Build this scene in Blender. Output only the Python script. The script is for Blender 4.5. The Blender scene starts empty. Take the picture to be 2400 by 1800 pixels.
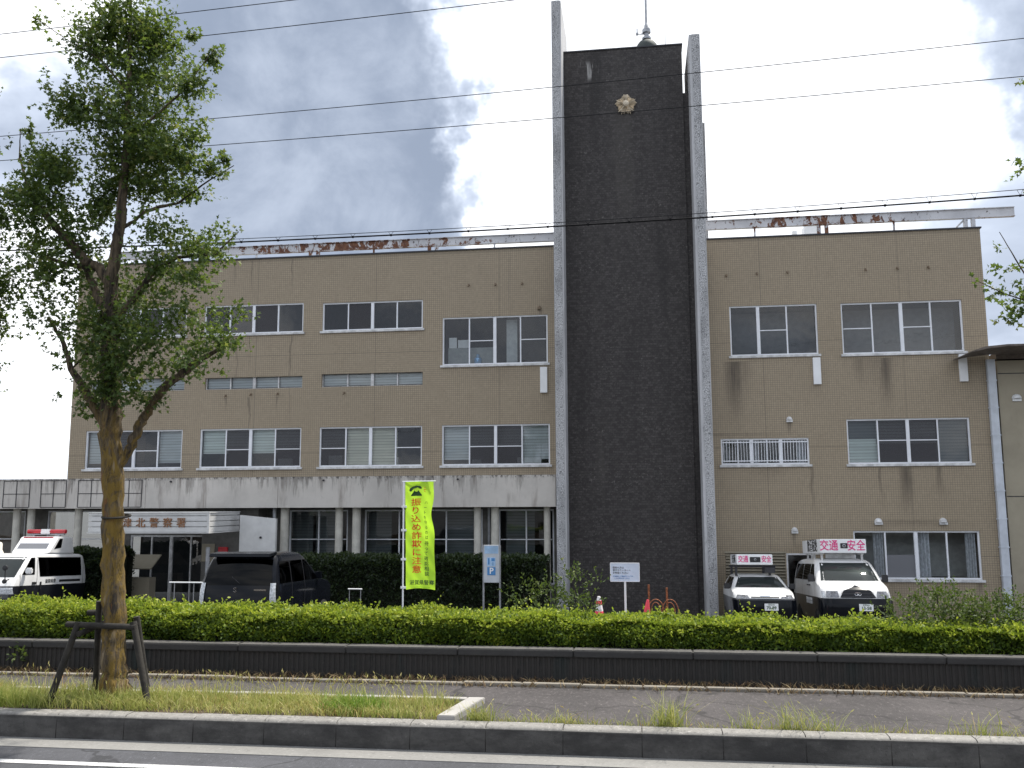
import bpy, bmesh, math, random
import numpy as np
from mathutils import Vector, Matrix, Euler
R = math.radians
random.seed(7); rng = np.random.default_rng(7)
sc = bpy.context.scene
COL = sc.collection

# ------------------------------------------------------------------ camera
cam_d = bpy.data.cameras.new('camera'); cam = bpy.data.objects.new('camera', cam_d); COL.objects.link(cam)
F, YAW, PIT, ROL = 2125.9, -.13768, .131689, -.0043027
cy, sy, cp, sp = math.cos(YAW), math.sin(YAW), math.cos(PIT), math.sin(PIT)
fw = Vector((sy*cp, cy*cp, sp)); rt = Vector((cy, -sy, 0)); up = rt.cross(fw)
rt2 = math.cos(ROL)*rt + math.sin(ROL)*up; up2 = -math.sin(ROL)*rt + math.cos(ROL)*up
cam.matrix_world = Matrix(((rt2.x, up2.x, -fw.x, 0), (rt2.y, up2.y, -fw.y, 0), (rt2.z, up2.z, -fw.z, 2.0), (0, 0, 0, 1)))
cam_d.sensor_width = 36; cam_d.lens = F/2400*36; cam_d.clip_start = .1; cam_d.clip_end = 3000
sc.camera = cam
sc.view_settings.view_transform = 'Standard'; sc.view_settings.look = 'None'
sc.view_settings.exposure = 0.35; sc.view_settings.gamma = 1; sc.view_settings.use_curve_mapping = False
sc.cycles.use_denoising = True
sc.cycles.max_bounces = 8; sc.cycles.transparent_max_bounces = 12

# ------------------------------------------------------------------ sun and sky
SUN_AZ, SUN_EL = R(44), R(64)
sdir = Vector((math.sin(SUN_AZ)*math.cos(SUN_EL), math.cos(SUN_AZ)*math.cos(SUN_EL), math.sin(SUN_EL)))
sun_d = bpy.data.lights.new('sun', 'SUN'); sun = bpy.data.objects.new('sun', sun_d); COL.objects.link(sun)
sun_d.energy = 5.0; sun_d.angle = R(1.6); sun_d.color = (1, .95, .86)
sun.rotation_euler = (-sdir).to_track_quat('-Z', 'Y').to_euler(); sun.location = (20, 20, 60)

class NT:                                   # small node-tree helper
    def __init__(s, tree): s.t = tree; s.n = tree.nodes; s.l = tree.links
    def add(s, ty, ins=None, **kw):
        nd = s.n.new(ty)
        for k, v in kw.items(): setattr(nd, k, v)
        for k, v in (ins or {}).items(): s.set(nd, k, v)
        return nd
    def set(s, nd, k, v):
        sock = nd.inputs[k]
        if isinstance(v, bpy.types.NodeSocket): s.l.new(v, sock)
        elif isinstance(v, bpy.types.Node): s.l.new(v.outputs[0], sock)
        else: sock.default_value = v
    def m(s, op, a, b=0.0, c=0.0, clamp=False):
        nd = s.add('ShaderNodeMath', {0: a, 1: b, 2: c}, operation=op); nd.use_clamp = clamp; return nd.outputs[0]
    def ss(s, v, a, b):                     # smoothstep
        nd = s.add('ShaderNodeMapRange', {'Value': v, 'From Min': a, 'From Max': b}, interpolation_type='SMOOTHSTEP'); return nd.outputs[0]
    def mix(s, f, a, b, mode='MIX'):
        nd = s.add('ShaderNodeMix', None, data_type='RGBA', blend_type=mode)
        s.set(nd, 0, f)
        for i, v in ((6, a), (7, b)):
            if isinstance(v, (tuple, list)) and len(v) == 3: v = (*v, 1)
            s.set(nd, i, v)
        return nd.outputs[2]
    def noise(s, vec, scale, detail=3, rough=.55, dist=0.0):
        nd = s.add('ShaderNodeTexNoise', {'Scale': scale, 'Detail': detail, 'Roughness': rough, 'Distortion': dist})
        if vec is not None: s.set(nd, 'Vector', vec)
        return nd.outputs[0]
    def vmul(s, v, xyz):
        nd = s.add('ShaderNodeVectorMath', operation='MULTIPLY'); s.set(nd, 0, v); s.set(nd, 1, xyz); return nd.outputs[0]

world = bpy.data.worlds.new('World'); sc.world = world; world.use_nodes = True
w = NT(world.node_tree); w.n.clear()
geo = w.add('ShaderNodeTexCoord').outputs['Generated']
sky = w.add('ShaderNodeTexSky', sky_type='NISHITA', sun_disc=False, sun_elevation=SUN_EL, sun_rotation=SUN_AZ)
sep = w.add('ShaderNodeSeparateXYZ', {0: geo})
zz = w.m('ADD', w.m('MAXIMUM', sep.outputs[2], 0.0), .22)
pl = w.add('ShaderNodeCombineXYZ', {0: w.m('DIVIDE', sep.outputs[0], zz), 1: w.m('DIVIDE', sep.outputs[1], zz), 2: 0.0}).outputs[0]
n1 = w.noise(pl, 1.5, 7, .55, .25); n2 = w.noise(geo, 7.0, 6, .6, .3); n3 = w.noise(pl, .55, 3, .5)
wn_ = w.add('ShaderNodeTexNoise', {'Vector': geo, 'Scale': 4.5, 'Detail': 6, 'Roughness': .6}).outputs[1]
wv_ = w.add('ShaderNodeVectorMath', {1: (.5, .5, .5)}, operation='SUBTRACT'); w.set(wv_, 0, wn_)
wsum = w.add('ShaderNodeVectorMath', {0: geo, 1: w.vmul(wv_.outputs[0], (.34, .34, .34))}, operation='ADD')
wgeo = w.add('ShaderNodeVectorMath', {0: wsum.outputs[0]}, operation='NORMALIZE').outputs[0]
def cloud_mass(d, r, amp):                  # a bank of cloud around a compass direction
    dt = w.add('ShaderNodeVectorMath', operation='DOT_PRODUCT'); w.set(dt, 0, wgeo); w.set(dt, 1, Vector(d).normalized())
    return w.m('MULTIPLY', w.ss(dt.outputs['Value'], math.cos(r), 1.0), amp)
banks = None
for d, r, amp in (((-.315, .861, .40), .27, .62), ((-.29, .90, .33), .22, .40), ((-.33, .82, .49), .24, .52), ((-.50, .79, .36), .22, .36),
                  ((.37, .83, .43), .13, .62), ((.37, .90, .22), .18, .42), ((.25, .905, .345), .09, .34), ((-.60, .74, .36), .12, .22), ((-.593, .805, .037), .07, .22)):
    b = cloud_mass(d, r, amp); banks = b if banks is None else w.m('ADD', banks, b)
bright = w.m('ADD', cloud_mass((.03, .9, .44), .28, .42), w.m('ADD', cloud_mass((.17, .9, .40), .22, .40), cloud_mass((-.10, .95, .22), .12, .30)))
bright = w.m('ADD', bright, w.m('ADD', cloud_mass((-.150, .885, .435), .13, .42), cloud_mass((-.12, .92, .33), .12, .36)))
dens = w.m('ADD', w.m('ADD', banks, w.m('MULTIPLY', w.m('SUBTRACT', n1, .5), 1.35)), w.m('MULTIPLY', w.m('SUBTRACT', n2, .5), .62))
behind = w.m('MULTIPLY', w.ss(sep.outputs[1], .25, -.3), .30)
dens = w.m('SUBTRACT', w.m('ADD', dens, behind), bright)
f_dark = w.ss(dens, .0, .74)
white = (11.6, 11.8, 12.2, 1); grey = (2.75, 3.3, 4.35, 1)
rp = w.add('ShaderNodeValToRGB', {0: f_dark}); e = rp.color_ramp.elements
for i, (ps, c) in enumerate(((0, white), (.22, (9.2, 9.7, 10.6, 1)), (.50, (5.6, 6.3, 7.6, 1)), (1, grey))):
    x = e[0] if i == 0 else e[-1] if i == 3 else e.new(ps); x.position = ps; x.color = tuple(v/12 for v in c[:3]) + (1,)
cl = w.add('ShaderNodeVectorMath', operation='SCALE'); w.set(cl, 0, rp.outputs[0]); cl.inputs['Scale'].default_value = 12.0; cl = cl.outputs[0]
vein = w.ss(w.m('ADD', n2, w.m('MULTIPLY', n1, .5)), .62, .95)
cl = w.mix(w.m('MULTIPLY', vein, .30), cl, (8.2, 9.0, 10.4, 1))
hole = w.m('MULTIPLY', w.ss(n3, .56, .70), .25)
cl = w.mix(hole, cl, sky.outputs[0])
bg = w.add('ShaderNodeBackground', {'Color': cl, 'Strength': .1})
w.add('ShaderNodeOutputWorld', {'Surface': bg.outputs[0]})

# ------------------------------------------------------------------ materials
M = {}
def newmat(name):
    m = bpy.data.materials.new(name); m.use_nodes = True; t = NT(m.node_tree); t.n.clear()
    p = t.add('ShaderNodeBsdfPrincipled'); o = t.add('ShaderNodeOutputMaterial', {'Surface': p.outputs[0]})
    M[name] = m; return m, t, p, o
def simple(name, c, rough=.6, metal=0.0, spec=.5, vary=.12, scale=6.0, bump=0.0, bscale=40.0, coat=0.0):
    m, t, p, o = newmat(name)
    obc = t.add('ShaderNodeTexCoord').outputs['Object']
    n = t.noise(obc, scale, 5, .6)
    c1 = tuple(x*(1-vary) for x in c); c2 = tuple(min(1, x*(1+vary)) for x in c)
    t.set(p, 'Base Color', t.mix(t.ss(n, .3, .7), c1, c2))
    p.inputs['Roughness'].default_value = rough; p.inputs['Metallic'].default_value = metal
    p.inputs['Specular IOR Level'].default_value = spec; p.inputs['Coat Weight'].default_value = coat
    p.inputs['Coat Roughness'].default_value = .03
    if bump:
        nb = t.noise(obc, bscale, 4, .6)
        t.set(p, 'Normal', t.add('ShaderNodeBump', {'Height': nb, 'Strength': bump, 'Distance': .01}).outputs[0])
    return m
simple('white_paint', (.78, .78, .78), .3, vary=.04, coat=.6)
simple('black_paint', (.005, .006, .009), .15, vary=.05, spec=.16, coat=.10)
simple('black_plastic', (.018, .018, .02), .5, vary=.1)
simple('rubber', (.02, .02, .02), .85)
simple('aluminium', (.80, .82, .86), .4, .0, .5, vary=.06, scale=3)
simple('aluminium_old', (.62, .62, .62), .5, .0, .5, vary=.25, scale=5)
simple('chrome', (.8, .8, .82), .12, 1.0)
simple('dark_metal', (.05, .05, .055), .5, .6)
simple('grey_metal', (.33, .34, .36), .45, .5, vary=.2)
simple('porch_white', (.60, .60, .595), .5, vary=.10, scale=2)
simple('white_plain', (.84, .85, .86), .5, vary=.05, scale=2)
simple('cream_post', (.55, .53, .47), .7, vary=.12, scale=4)
simple('added_hill_green', (.035, .05, .022), .95, vary=.5, scale=.08)
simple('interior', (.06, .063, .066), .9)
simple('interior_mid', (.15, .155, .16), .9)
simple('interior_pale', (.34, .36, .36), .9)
simple('front_wall_grey', (.13, .125, .115), .8, vary=.25, scale=3)
simple('roof_brown', (.12, .10, .085), .8, vary=.3)
simple('roof_grey', (.25, .25, .24), .9)
simple('red_plastic', (.55, .02, .03), .35)
simple('red_lamp', (.45, .01, .02), .12, spec=.7)
simple('lamp_clear', (.50, .52, .55), .08, spec=.8, vary=.35, scale=30)
simple('lamp_dark', (.16, .165, .18), .08, spec=.9, vary=.4, scale=25)
simple('lamp_amber', (.5, .2, .03), .2)
simple('cone_pink', (.75, .06, .09), .5)
simple('cone_white', (.75, .72, .72), .5)
simple('rust_orange', (.24, .085, .035), .8, vary=.5, scale=30)
simple('text_red', (.72, .03, .22), .5, vary=.02)
simple('text_orange', (.80, .045, .015), .6, vary=.02)
simple('text_black', (.012, .012, .012), .6, vary=.02)
simple('text_green', (.02, .07, .015), .6, vary=.02)
simple('text_copper', (.27, .13, .06), .5, .3)
simple('text_blue', (.07, .24, .52), .5)
simple('sign_blue', (.36, .54, .76), .45, vary=.25, scale=3)
simple('sign_grey', (.50, .53, .57), .45, vary=.12, scale=3)
simple('sign_board', (.62, .70, .82), .4, vary=.08, scale=3)
simple('stake_wood', (.022, .019, .015), .9, vary=.4, scale=12, bump=.4)
simple('emblem_stone', (.66, .57, .44), .6, vary=.3, scale=8, bump=.2)
simple('curtain', (.50, .52, .55), .9, vary=.25, scale=12)
simple('paper', (.75, .77, .78), .9, vary=.05)
simple('bucket_blue', (.25, .42, .62), .5)
simple('soil', (.05, .035, .022), .95, vary=.5, scale=12, bump=.6)
simple('wire_black', (.010, .010, .011), .9, spec=.1)
simple('wire_grey', (.022, .023, .026), .95, spec=.05)
simple('copper_green', (.045, .055, .052), .7)
simple('shelf_brown', (.20, .15, .10), .8)
simple('pipe_white', (.56, .60, .66), .4, vary=.10, scale=3)
simple('car_seat', (.05, .05, .055), .9)
simple('dash_paper', (.8, .8, .8), .9)

def two_tone(name, zsplit):                # white over black livery
    m, t, p, o = newmat(name)
    obc = t.add('ShaderNodeTexCoord').outputs['Object']
    z = t.add('ShaderNodeSeparateXYZ', {0: obc}).outputs[2]
    dirt = t.noise(obc, 4, 5, .6)
    top = t.mix(t.ss(dirt, .35, .75), (.80, .80, .80), (.72, .72, .71))
    t.set(p, 'Base Color', t.mix(t.m('GREATER_THAN', z, zsplit), (.011, .012, .016, 1), top))
    p.inputs['Roughness'].default_value = .28; p.inputs['Coat Weight'].default_value = .6; p.inputs['Coat Roughness'].default_value = .04
    return m

def glassmat(name, tint, refl=.10, rough=.02, kf=1.2):
    # a pane: fresnel reflection over see-through tint
    m, t, p, o = newmat(name); t.n.remove(p)
    tr = t.add('ShaderNodeBsdfTransparent', {'Color': (*tint, 1)})
    gl = t.add('ShaderNodeBsdfGlossy', {'Color': (1, 1, 1, 1), 'Roughness': rough})
    fr = t.add('ShaderNodeFresnel', {'IOR': 1.5}).outputs[0]
    obc = t.add('ShaderNodeTexCoord').outputs['Object']
    bp = t.add('ShaderNodeBump', {'Height': t.noise(obc, 1.2, 2), 'Strength': .08, 'Distance': .05}).outputs[0]
    t.set(gl, 'Normal', bp)
    f = t.m('ADD', t.m('MULTIPLY', fr, kf), refl-.05, clamp=True)
    mx = t.add('ShaderNodeMixShader', {0: f, 1: tr.outputs[0], 2: gl.outputs[0]})
    t.set(o, 'Surface', mx.outputs[0]); return m
glassmat('glass', (.86, .89, .90), .06)
glassmat('car_glass', (.20, .22, .22), .05, .02, .55)
glassmat('car_glass_dark', (.004, .004, .005), .05, .02, .34)
glassmat('canopy_glass', (.6, .6, .68), .06)
def screenmat():
    m, t, p, o = newmat('insect_mesh')
    p.inputs['Base Color'].default_value = (.085, .083, .09, 1); p.inputs['Roughness'].default_value = .8
    tr = t.add('ShaderNodeBsdfTransparent', {'Color': (.8, .8, .8, 1)})
    t.set(o, 'Surface', t.add('ShaderNodeMixShader', {0: .62, 1: tr.outputs[0], 2: p.outputs[0]}).outputs[0])
screenmat()
def frosted():
    m, t, p, o = newmat('frosted_glass'); p.inputs['Base Color'].default_value = (.16, .165, .18, 1)
    p.inputs['Roughness'].default_value = .35
frosted()
def blindmat(name, c, wire=False):
    m, t, p, o = newmat(name)
    obc = t.add('ShaderNodeTexCoord').outputs['Object']
    s = t.add('ShaderNodeSeparateXYZ', {0: obc})
    fz = t.m('FRACT', t.m('MULTIPLY', s.outputs[2], 11.0)); line = t.m('LESS_THAN', fz, .14)
    n = t.noise(t.vmul(obc, (.6, 1, 9)), 1.0, 3)
    base = t.mix(t.ss(n, .35, .7), tuple(x*.82 for x in c), c)
    t.set(p, 'Base Color', t.mix(line, base, tuple(x*.40 for x in c)))
    p.inputs['Roughness'].default_value = .8
blindmat('blind_green', (.80, .88, .84)); blindmat('blind_grey', (.68, .73, .74)); blindmat('blind_dark', (.13, .15, .155)); blindmat('blind_warm', (.82, .82, .70))

def tilemat(name, c1, c2, mortar, pitch, streaks):
    m, t, p, o = newmat(name)
    obc = t.add('ShaderNodeTexCoord').outputs['Object']
    s = t.add('ShaderNodeSeparateXYZ', {0: obc}); X, Y, Z = s.outputs
    v = t.add('ShaderNodeCombineXYZ', {0: t.m('ADD', X, Y), 1: Z, 2: 0.0}).outputs[0]
    br = t.add('ShaderNodeTexBrick', {'Vector': v, 'Color1': (*c1, 1), 'Color2': (*c2, 1), 'Mortar': (*mortar, 1), 'Scale': 1.0,
        'Mortar Size': pitch*.085, 'Mortar Smooth': .15, 'Bias': 0.0, 'Brick Width': pitch, 'Row Height': pitch}, offset=0.0)
    big = t.noise(obc, .35, 5, .6); mid = t.noise(obc, 2.2, 5, .65)
    patch = t.noise(t.vmul(v, (1.6, 1.6, 1)), 1.0, 2)
    col = t.mix(t.m('MULTIPLY', t.ss(big, .38, .68), .30), br.outputs[0], (c1[0]*.72, c1[1]*.72, c1[2]*.72))
    col = t.mix(t.m('MULTIPLY', t.ss(mid, .5, .75), .22), col, (c1[0]*.62, c1[1]*.60, c1[2]*.58))
    vv = t.add('ShaderNodeVectorMath', operation='SNAP'); t.set(vv, 0, v); vv.inputs[1].default_value = (pitch, pitch, 1)
    wn = t.add('ShaderNodeTexWhiteNoise', {'Vector': vv.outputs[0]}, noise_dimensions='3D').outputs[0]
    col = t.mix(t.m('MULTIPLY', t.m('GREATER_THAN', wn, .93), .12), col, tuple(x*1.25 for x in c1)); col = t.mix(t.m('MULTIPLY', t.m('LESS_THAN', wn, .09), .16), col, tuple(x*.55 for x in c1))
    # expansion joints at each storey and bay
    jz = t.m('LESS_THAN', t.m('ABSOLUTE', t.m('SUBTRACT', t.m('FRACT', t.m('DIVIDE', t.m('SUBTRACT', Z, 2.06), 3.2)), .5)), .0035)
    jx = t.m('LESS_THAN', t.m('ABSOLUTE', t.m('SUBTRACT', t.m('FRACT', t.m('DIVIDE', t.m('ADD', X, 26.55), 4.05)), .5)), .0025)
    col = t.mix(t.m('MULTIPLY', t.m('MAXIMUM', jz, jx), .45), col, (.10, .085, .065))
    # rain runs: narrow vertical noise
    run = t.noise(t.vmul(obc, (3.2, 1, .16)), 1.0, 4, .6)
    col = t.mix(t.m('MULTIPLY', t.ss(run, .60, .78), .30), col, (.10, .085, .07))
    if streaks:
        acc = None; wob = t.m('MULTIPLY', t.m('SUBTRACT', t.noise(t.vmul(obc, (2, 1, 1.3)), 1.0, 4), .5), .35)
        fine = t.noise(t.vmul(obc, (22, 1, .8)), 1.0, 3, .6)
        for xc, zt, zb, wd, am in streaks:
            dx = t.m('ABSOLUTE', t.m('ADD', t.m('SUBTRACT', X, xc), wob))
            g = t.ss(dx, wd, 0.0)
            zf = t.m('MULTIPLY', t.ss(Z, zb, zt-.1*(zt-zb)), t.m('LESS_THAN', Z, zt))
            a = t.m('MULTIPLY', t.m('MULTIPLY', g, zf), am); acc = a if acc is None else t.m('MAXIMUM', acc, a)
        acc = t.m('MULTIPLY', acc, t.m('ADD', t.m('MULTIPLY', fine, 1.1), .35), clamp=True)
        col = t.mix(acc, col, (.070, .055, .042))
    t.set(p, 'Base Color', col); p.inputs['Roughness'].default_value = .45; p.inputs['Specular IOR Level'].default_value = .35
    t.set(p, 'Normal', t.add('ShaderNodeBump', {'Height': br.outputs[1], 'Strength': .35, 'Distance': .004, }, invert=True).outputs[0])
    return m
ST = [(2.95, 6.28, 3.95, .42, .85), (3.3, 6.28, 4.9, .25, .35), (7.35, 6.28, 4.45, .30, .8), (6.6, 6.28, 5.2, .25, .4), (7.1, 6.28, 5.0, .9, .25), (9.2, 6.28, 5.4, .5, .25),
      (7.05, 3.02, 1.9, .08, .6), (7.75, 3.02, 1.4, .28, .75), (8.7, 3.02, 2.0, .14, .6), (5.1, 3.05, 1.2, .10, .5), (3.9, 3.05, 2.5, .8, .2), (4.5, 4.4, 3.9, .10, .6), (4.5, 1.12, .6, .10, .5),
      (2.6, 4.1, 3.93, 2.6, .35), (9.6, -.30, -.8, .15, .5), (7.8, 1.5, 1.2, 2.0, .3),
      (-13.05, 7.5, 5.0, .05, .5), (-12.6, 7.5, 6.2, .04, .5), (-11.2, 7.5, 3.6, .05, .5), (-12.55, 5.5, 3.4, .05, .6), (-12.6, 10.1, 8.7, .05, .5), (-11.2, 10.1, 8.7, .05, .5), (-13.2, 10.1, 8.9, .05, .4),
      (-3.0, 8.15, 7.7, .08, .5), (-4.4, 6.25, 5.5, 1.8, .14), (-11.6, 5.5, 4.9, .05, .5), (-13.4, 5.5, 4.9, .05, .5)]
tilemat('tile_tan', (.385, .315, .222), (.355, .290, .203), (.185, .150, .110), .066, ST)

def darktile():
    m, t, p, o = newmat('tile_dark')
    obc = t.add('ShaderNodeTexCoord').outputs['Object']
    s = t.add('ShaderNodeSeparateXYZ', {0: obc}); X, Y, Z = s.outputs
    v = t.add('ShaderNodeCombineXYZ', {0: t.m('ADD', X, Y), 1: Z, 2: 0.0}).outputs[0]
    br = t.add('ShaderNodeTexBrick', {'Vector': v, 'Color1': (.042, .037, .036, 1), 'Color2': (.074, .067, .065, 1), 'Mortar': (.030, .027, .027, 1), 'Scale': 1.0,
        'Mortar Size': .005, 'Mortar Smooth': .2, 'Bias': -.15, 'Brick Width': .105, 'Row Height': .075}, offset=.5)
    sp = t.noise(t.vmul(v, (10, 13, 1)), 1.0, 4, .85)
    cl = t.ss(t.noise(obc, .9, 4, .6), .40, .72)
    col = t.mix(t.m('MULTIPLY', t.m('MULTIPLY', t.ss(sp, .54, .66), t.m('ADD', t.m('MULTIPLY', cl, .7), .3)), .9), br.outputs[0], (.19, .18, .165))
    br2 = t.noise(t.vmul(obc, (1.3, 1, .12)), 1.0, 4, .6); col = t.mix(t.m('MULTIPLY', t.ss(br2, .52, .74), .45), col, (.085, .078, .07)); col = t.mix(t.m('MULTIPLY', t.ss(br2, .46, .30), .5), col, (.022, .02, .02))
    # pale lime runs near the top
    run = t.noise(t.vmul(obc, (5.0, 1, .7)), 1.0, 3, .6)
    dx = t.ss(t.m('ABSOLUTE', t.m('SUBTRACT', X, -1.32)), .42, .1); dz = t.m('MULTIPLY', t.ss(Z, 15.45, 15.7), t.ss(Z, 16.25, 16.0))
    lime = t.m('MULTIPLY', t.m('MULTIPLY', dx, dz), t.ss(run, .50, .58))
    col = t.mix(t.m('MULTIPLY', lime, .8), col, (.38, .37, .36))
    t.set(p, 'Base Color', col); p.inputs['Roughness'].default_value = .6; p.inputs['Specular IOR Level'].default_value = .3
    t.set(p, 'Normal', t.add('ShaderNodeBump', {'Height': t.m('ADD', br.outputs[1], t.m('MULTIPLY', sp, .6)), 'Strength': .5, 'Distance': .006}, invert=True).outputs[0])
darktile()

def stained(name, c, stain, bscale=18, bump=.2, top=None, amt=.6, fine=.5, grain=0.0, drip=False, face_shade=None):
    # weathered concrete with run-off stains
    m, t, p, o = newmat(name)
    obc = t.add('ShaderNodeTexCoord').outputs['Object']
    s = t.add('ShaderNodeSeparateXYZ', {0: obc})
    big = t.noise(obc, .8, 6, .65); run = t.noise(t.vmul(obc, (2.4, 1, .35)), 1.0, 5, .65, .3)
    spk = t.noise(t.vmul(obc, (7, 7, 3.0)), 1.0, 5, .75)
    col = t.mix(t.ss(big, .3, .72), c, tuple(x*.80 for x in c))
    col = t.mix(t.m('MULTIPLY', t.ss(run, .52, .74), amt), col, stain)
    k = t.ss(spk, .58, .72)
    if top is not None:
        k = t.m('MULTIPLY', k, t.m('ADD', t.ss(s.outputs[2], top-.45, top), .18))
    col = t.mix(t.m('MULTIPLY', k, fine), col, tuple(x*.35 for x in stain))
    if grain:
        gn = t.noise(obc, 26, 5, .8)
        col = t.mix(t.m('MULTIPLY', t.ss(gn, .55, .68), grain), col, tuple(min(1, x*1.7) for x in c)); col = t.mix(t.m('MULTIPLY', t.ss(gn, .45, .34), grain), col, tuple(x*.7 for x in stain))
    if face_shade:                               # painted shade on the face below a sunlit top, with blotches
        gz, gc = face_shade; bl = t.ss(t.noise(t.vmul(obc, (1.6, 1, 3.5)), 1.0, 5, .7), .36, .66)
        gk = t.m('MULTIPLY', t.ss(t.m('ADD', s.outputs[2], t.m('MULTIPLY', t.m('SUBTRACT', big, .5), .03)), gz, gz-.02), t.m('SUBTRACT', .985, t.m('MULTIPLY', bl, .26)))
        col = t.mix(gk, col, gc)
    if drip:                                # black algae runs from the coping, rust-brown lower down
        dn = t.noise(t.vmul(obc, (5.5, 1, .55)), 1.0, 5, .7); dz = t.ss(s.outputs[2], top-.85, top+.05); reg = t.ss(t.noise(t.vmul(obc, (.42, 1, .3)), 1.0, 3), .35, .62)
        col = t.mix(t.m('MULTIPLY', t.m('MULTIPLY', t.ss(t.m('ADD', dn, t.m('MULTIPLY', dz, .16)), .60, .72), t.m('ADD', t.m('MULTIPLY', reg, .75), .15)), .85), col, (.12, .105, .09))
        edge = t.m('MULTIPLY', t.ss(s.outputs[2], top-.10, top-.02), t.ss(t.noise(t.vmul(obc, (9, 1, 5)), 1.0, 4, .7), .46, .60))
        col = t.mix(t.m('MULTIPLY', edge, .8), col, (.05, .045, .042))
    t.set(p, 'Base Color', col); p.inputs['Roughness'].default_value = .85
    t.set(p, 'Normal', t.add('ShaderNodeBump', {'Height': t.noise(obc, bscale, 5, .65), 'Strength': bump, 'Distance': .01}).outputs[0])
stained('canopy_concrete', (.60, .565, .52), (.22, .185, .16), top=2.86, amt=.85, fine=1.0, drip=True)
stained('fin_smooth', (.55, .55, .56), (.24, .24, .245), amt=.7)
stained('kerb_concrete', (.23, .22, .205), (.10, .094, .086), bscale=60, bump=.35, amt=.5, fine=.6, grain=.8, face_shade=(.198, (.026, .0245, .0235)))
stained('wall_concrete', (.033, .030, .028), (.012, .021, .021), bscale=50, bump=.4, amt=.8, fine=.7, grain=.6)
stained('coping_concrete', (.085, .081, .077), (.05, .047, .045), bscale=50, bump=.35, amt=.6, fine=.7, grain=.8, face_shade=(.318, (.030, .029, .029)))  # shaded face and sunlit top edge of the coping are painted in
stained('edging_concrete', (.22, .20, .17), (.09, .07, .055), bscale=50, bump=.35)
stained('pale_concrete', (.36, .345, .33), (.22, .20, .18), bscale=60, bump=.35, amt=.5)
stained('gutter_concrete', (.215, .21, .20), (.14, .135, .13), bscale=90, bump=.25, amt=.4, fine=.4, grain=.4)
stained('annex_wall', (.37, .33, .25), (.26, .23, .17), bscale=30, bump=.2, amt=.25, fine=.1)
def finrough():
    m, t, p, o = newmat('fin_carved')
    obc = t.add('ShaderNodeTexCoord').outputs['Object']
    vo = t.add('ShaderNodeTexVoronoi', {'Vector': t.vmul(obc, (1, 1, .8)), 'Scale': 24.0, 'Randomness': 1.0}, feature='DISTANCE_TO_EDGE').outputs[0]
    n = t.noise(obc, 26, 5, .7); big = t.noise(t.vmul(obc, (1.5, 1, .5)), 1.0, 5, .6)
    h = t.m('ADD', t.ss(vo, 0.0, .10), t.m('MULTIPLY', n, .8))
    col = t.mix(t.ss(h, .35, 1.3), (.17, .172, .178), (.60, .60, .61))
    col = t.mix(t.m('MULTIPLY', t.ss(big, .46, .68), .50), col, (.17, .17, .175))
    t.set(p, 'Base Color', col); p.inputs['Roughness'].default_value = .85
    t.set(p, 'Normal', t.add('ShaderNodeBump', {'Height': h, 'Strength': .8, 'Distance': .02}).outputs[0])
finrough()
def rusty():
    m, t, p, o = newmat('rusty_steel')
    obc = t.add('ShaderNodeTexCoord').outputs['Object']
    X = t.add('ShaderNodeSeparateXYZ', {0: obc}).outputs[0]
    a = t.noise(t.vmul(obc, (4.5, 4, 3)), 1.0, 6, .7, .4); b = t.noise(t.vmul(obc, (.25, 1, 1)), 1.0, 2)
    col = t.mix(t.ss(t.noise(obc, 1.5, 4), .3, .7), (.66, .66, .68), (.52, .52, .54))
    k = t.m('ADD', a, t.m('MULTIPLY', t.m('SUBTRACT', b, .5), .45))
    hot = t.m('MULTIPLY', t.m('MAXIMUM', t.ss(t.m('ABSOLUTE', t.m('ADD', X, 10.0)), 5.5, 1.5), t.m('MULTIPLY', t.ss(t.m('ABSOLUTE', t.m('SUBTRACT', X, 5.6)), 3.4, .8), .7)), .11)
    k = t.m('ADD', k, hot)
    dk = t.ss(t.noise(t.vmul(obc, (7, 4, 4)), 1.0, 5, .75), .61, .66); col = t.mix(dk, col, (.06, .045, .04))
    r = t.ss(k, .585, .64)
    col = t.mix(r, col, t.mix(t.ss(t.noise(obc, 9, 4), .35, .65), (.10, .035, .018), (.20, .085, .04)))
    t.set(p, 'Base Color', col); p.inputs['Roughness'].default_value = .7
rusty()
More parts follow.
